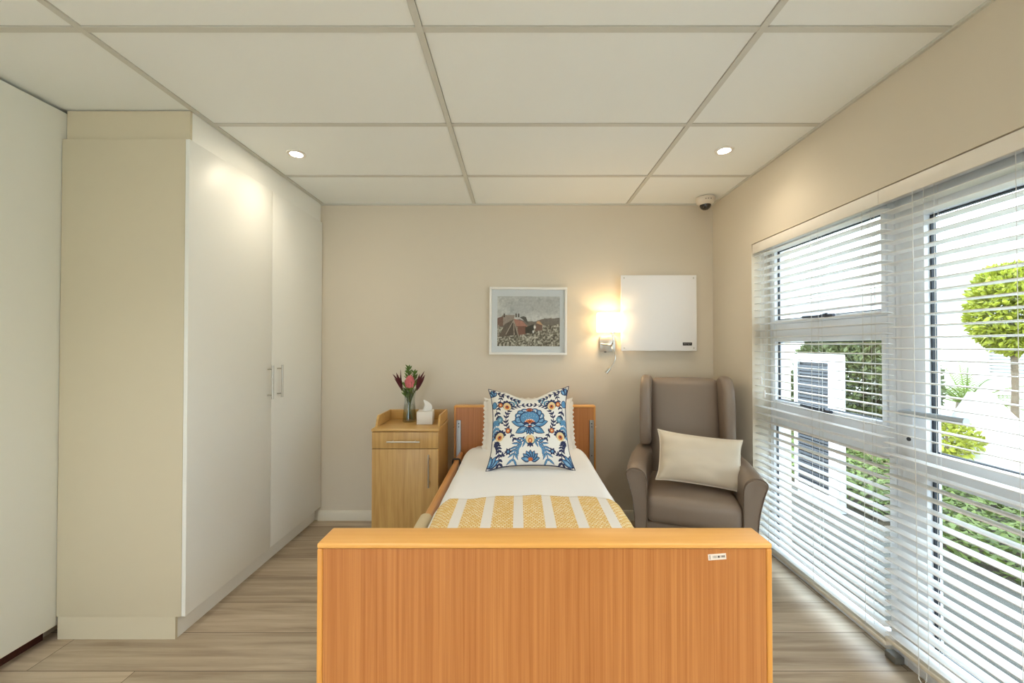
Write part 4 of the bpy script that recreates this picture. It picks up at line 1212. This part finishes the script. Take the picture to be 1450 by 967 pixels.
# rounded dark bush
bu = thing('garden_bush', 'rounded dark green bush beyond the far window', 'bush', (5.15, 6.05, GZ))
bm = bmesh.new(); leaf_cloud(bm, (5.15, 6.05, .78), .82, 9000, .10, .06, rng, 1.0, .5, lambda p: p.z > GZ+.05); put('foliage', bm, M['bush'], bu, smooth=False)
bm = bmesh.new()
for k in range(6):
    a = k*PI/3; tube(bm, [(5.15+.05*math.cos(a), 6.05+.05*math.sin(a), GZ+.02), (5.15+.3*math.cos(a), 6.05+.3*math.sin(a), .55), (5.15+.5*math.cos(a), 6.05+.5*math.sin(a), 1.1)], [.03, .02, .01], 7)
put('trunk', bm, M['trunk'], bu)
# topiary ball
tp = thing('topiary_tree', 'bright green clipped ball tree at the right of the garden', 'tree', (6.6, 5.33, GZ))
bm = bmesh.new(); leaf_cloud(bm, (6.6, 5.33, 1.84), .40, 5200, .085, .05, rng, 1.45, .5); put('crown', bm, M['topiary'], tp, smooth=False)
put('trunk', tube(bmesh.new(), [(6.6, 5.33, GZ+.03), (6.62, 5.32, .8), (6.6, 5.33, 1.75)], [.045, .035, .03], 10), M['trunk'], tp)
# cycad
cy = thing('cycad_plant', 'spiky cycad with arching pale green fronds beside the white stone', 'plant', (7.0, 6.25, GZ))
for k in range(22):
    bm = bmesh.new(); sp_ = []
    a = 2*PI*k/22+rng.uniform(-.1, .1); el = rng.uniform(.35, 1.15); Lf = rng.uniform(.8, 1.15)
    d = Vector((math.cos(a)*math.cos(el), math.sin(a)*math.cos(el), math.sin(el)))
    sd = d.cross(Vector((0, 0, 1))).normalized()
    base = Vector((7.0, 6.25, .42)); prev = None
    for q in range(19):
        t = q/18; p = base + d*Lf*t + Vector((0, 0, -.55*Lf*t*t*math.cos(el))); sp_.append(p)
        if q > 2:
            dd = (p-prev).normalized(); ll = .19*math.sin(PI*min(.95, t*.85+.12))
            for s_ in (-1, 1):
                e = (sd*s_+dd*.7+Vector((0,0,.15))).normalized(); wv = dd*.009
                v = [bm.verts.new(p-wv), bm.verts.new(p+wv), bm.verts.new(p+e*ll)]; bm.faces.new(v)
        prev = p
    tube(bm, sp_, [.012*(1-.8*q/18) for q in range(19)], 5)
    put('frond', bm, M['cycad'], cy, smooth=False)
put('trunk', tube(bmesh.new(), [(7.0, 6.25, GZ+.02), (7.0, 6.25, .46)], [.14, .11], 14), M['trunk'], cy)
# white tapered stone
bm = bmesh.new()
bs = [(-.42, -.36), (.40, -.40), (.46, .36), (-.36, .42)]
A = [bm.verts.new((6.0+x, 5.15+y, GZ+.025)) for x, y in bs]; Bv = [bm.verts.new((6.02+x*.22, 5.2+y*.22, .74)) for x, y in bs]
bm.faces.new(A[::-1]); bm.faces.new(Bv)
for k in range(4): bm.faces.new((A[k], A[(k+1)%4], Bv[(k+1)%4], Bv[k]))
bmesh.ops.subdivide_edges(bm, edges=bm.edges[:], cuts=5, use_grid_fill=True)
for v in bm.verts: v.co += Vector((noise.noise(v.co*3), noise.noise(v.co*3+Vector((5,0,0))), noise.noise(v.co*4)*.5))*.035
tag(put('white_stone', bm, M['stone_white'], angle=20), 'white tapering stone block standing on the pale paving', 'stone')
# low ground cover
bm = bmesh.new()
for k in range(15000):
    x, y = rng.uniform(2.88, 4.42), rng.uniform(.6, 7.5)
    if x < 2.9 and y > 3.2 and y < 4.2: continue
    h = .10+.13*(noise.noise(Vector((x*2.3, y*2.3, 2)))+.6); p = Vector((x, y, GZ-.02+max(.0, h)*rng.random()))
    a = rng.uniform(0, 2*PI); d = Vector((math.cos(a), math.sin(a), rng.uniform(-.1, .9))).normalized(); sd = d.cross(Vector((0,0,1))).normalized(); l = rng.uniform(.04, .085); wv = l*.28
    v = [bm.verts.new(p), bm.verts.new(p+d*l*.5+sd*wv), bm.verts.new(p+d*l), bm.verts.new(p+d*l*.5-sd*wv)]
    bm.faces.new(v)
o = put('ground_cover', bm, M['cover_leaf'], smooth=False)
tag(o, 'low leafy ground cover filling the bed outside', 'plants', kind='stuff')
# yellow-green shrub by the stone
sh = thing('garden_shrub', 'small yellow-green shrub left of the white stone', 'bush', (5.3, 4.95, GZ))
bm = bmesh.new(); leaf_cloud(bm, (5.3, 4.95, .2), .27, 900, .07, .045, rng, .9, .5, lambda p: p.z > GZ+.04); put('foliage', bm, M['topiary'], sh, smooth=False)
put('trunk', tube(bmesh.new(), [(5.3, 4.95, GZ+.02), (5.3, 4.95, .3)], [.02, .01], 8), M['trunk'], sh)

# ------------------------------------------------------------------ light
wld = bpy.data.worlds.new('daylight'); scn.world = wld; wld.use_nodes = True
bg = wld.node_tree.nodes['Background']; bg.inputs[0].default_value = (.74, .87, 1.0, 1); bg.inputs[1].default_value = 3.3
sl = bpy.data.lights.new('sun', 'SUN'); sl.energy = 1.8; sl.angle = math.radians(.6); sl.color = (1, .95, .86)
so = bpy.data.objects.new('sun', sl); COL.objects.link(so)
so.rotation_euler = Vector((-.62, .22, .78)).to_track_quat('Z', 'Y').to_euler()

for o in bpy.data.objects:
    if '_local' in o: del o['_local']
scn.view_settings.view_transform = 'Standard'; scn.view_settings.look = 'None'
scn.view_settings.exposure = 1.13; scn.view_settings.gamma = 1.0; scn.view_settings.use_curve_mapping = False
scn.cycles.use_denoising = True
scn.cycles.max_bounces = 10; scn.cycles.diffuse_bounces = 6; scn.cycles.transparent_max_bounces = 16
scn.cycles.sample_clamp_indirect = 6.0
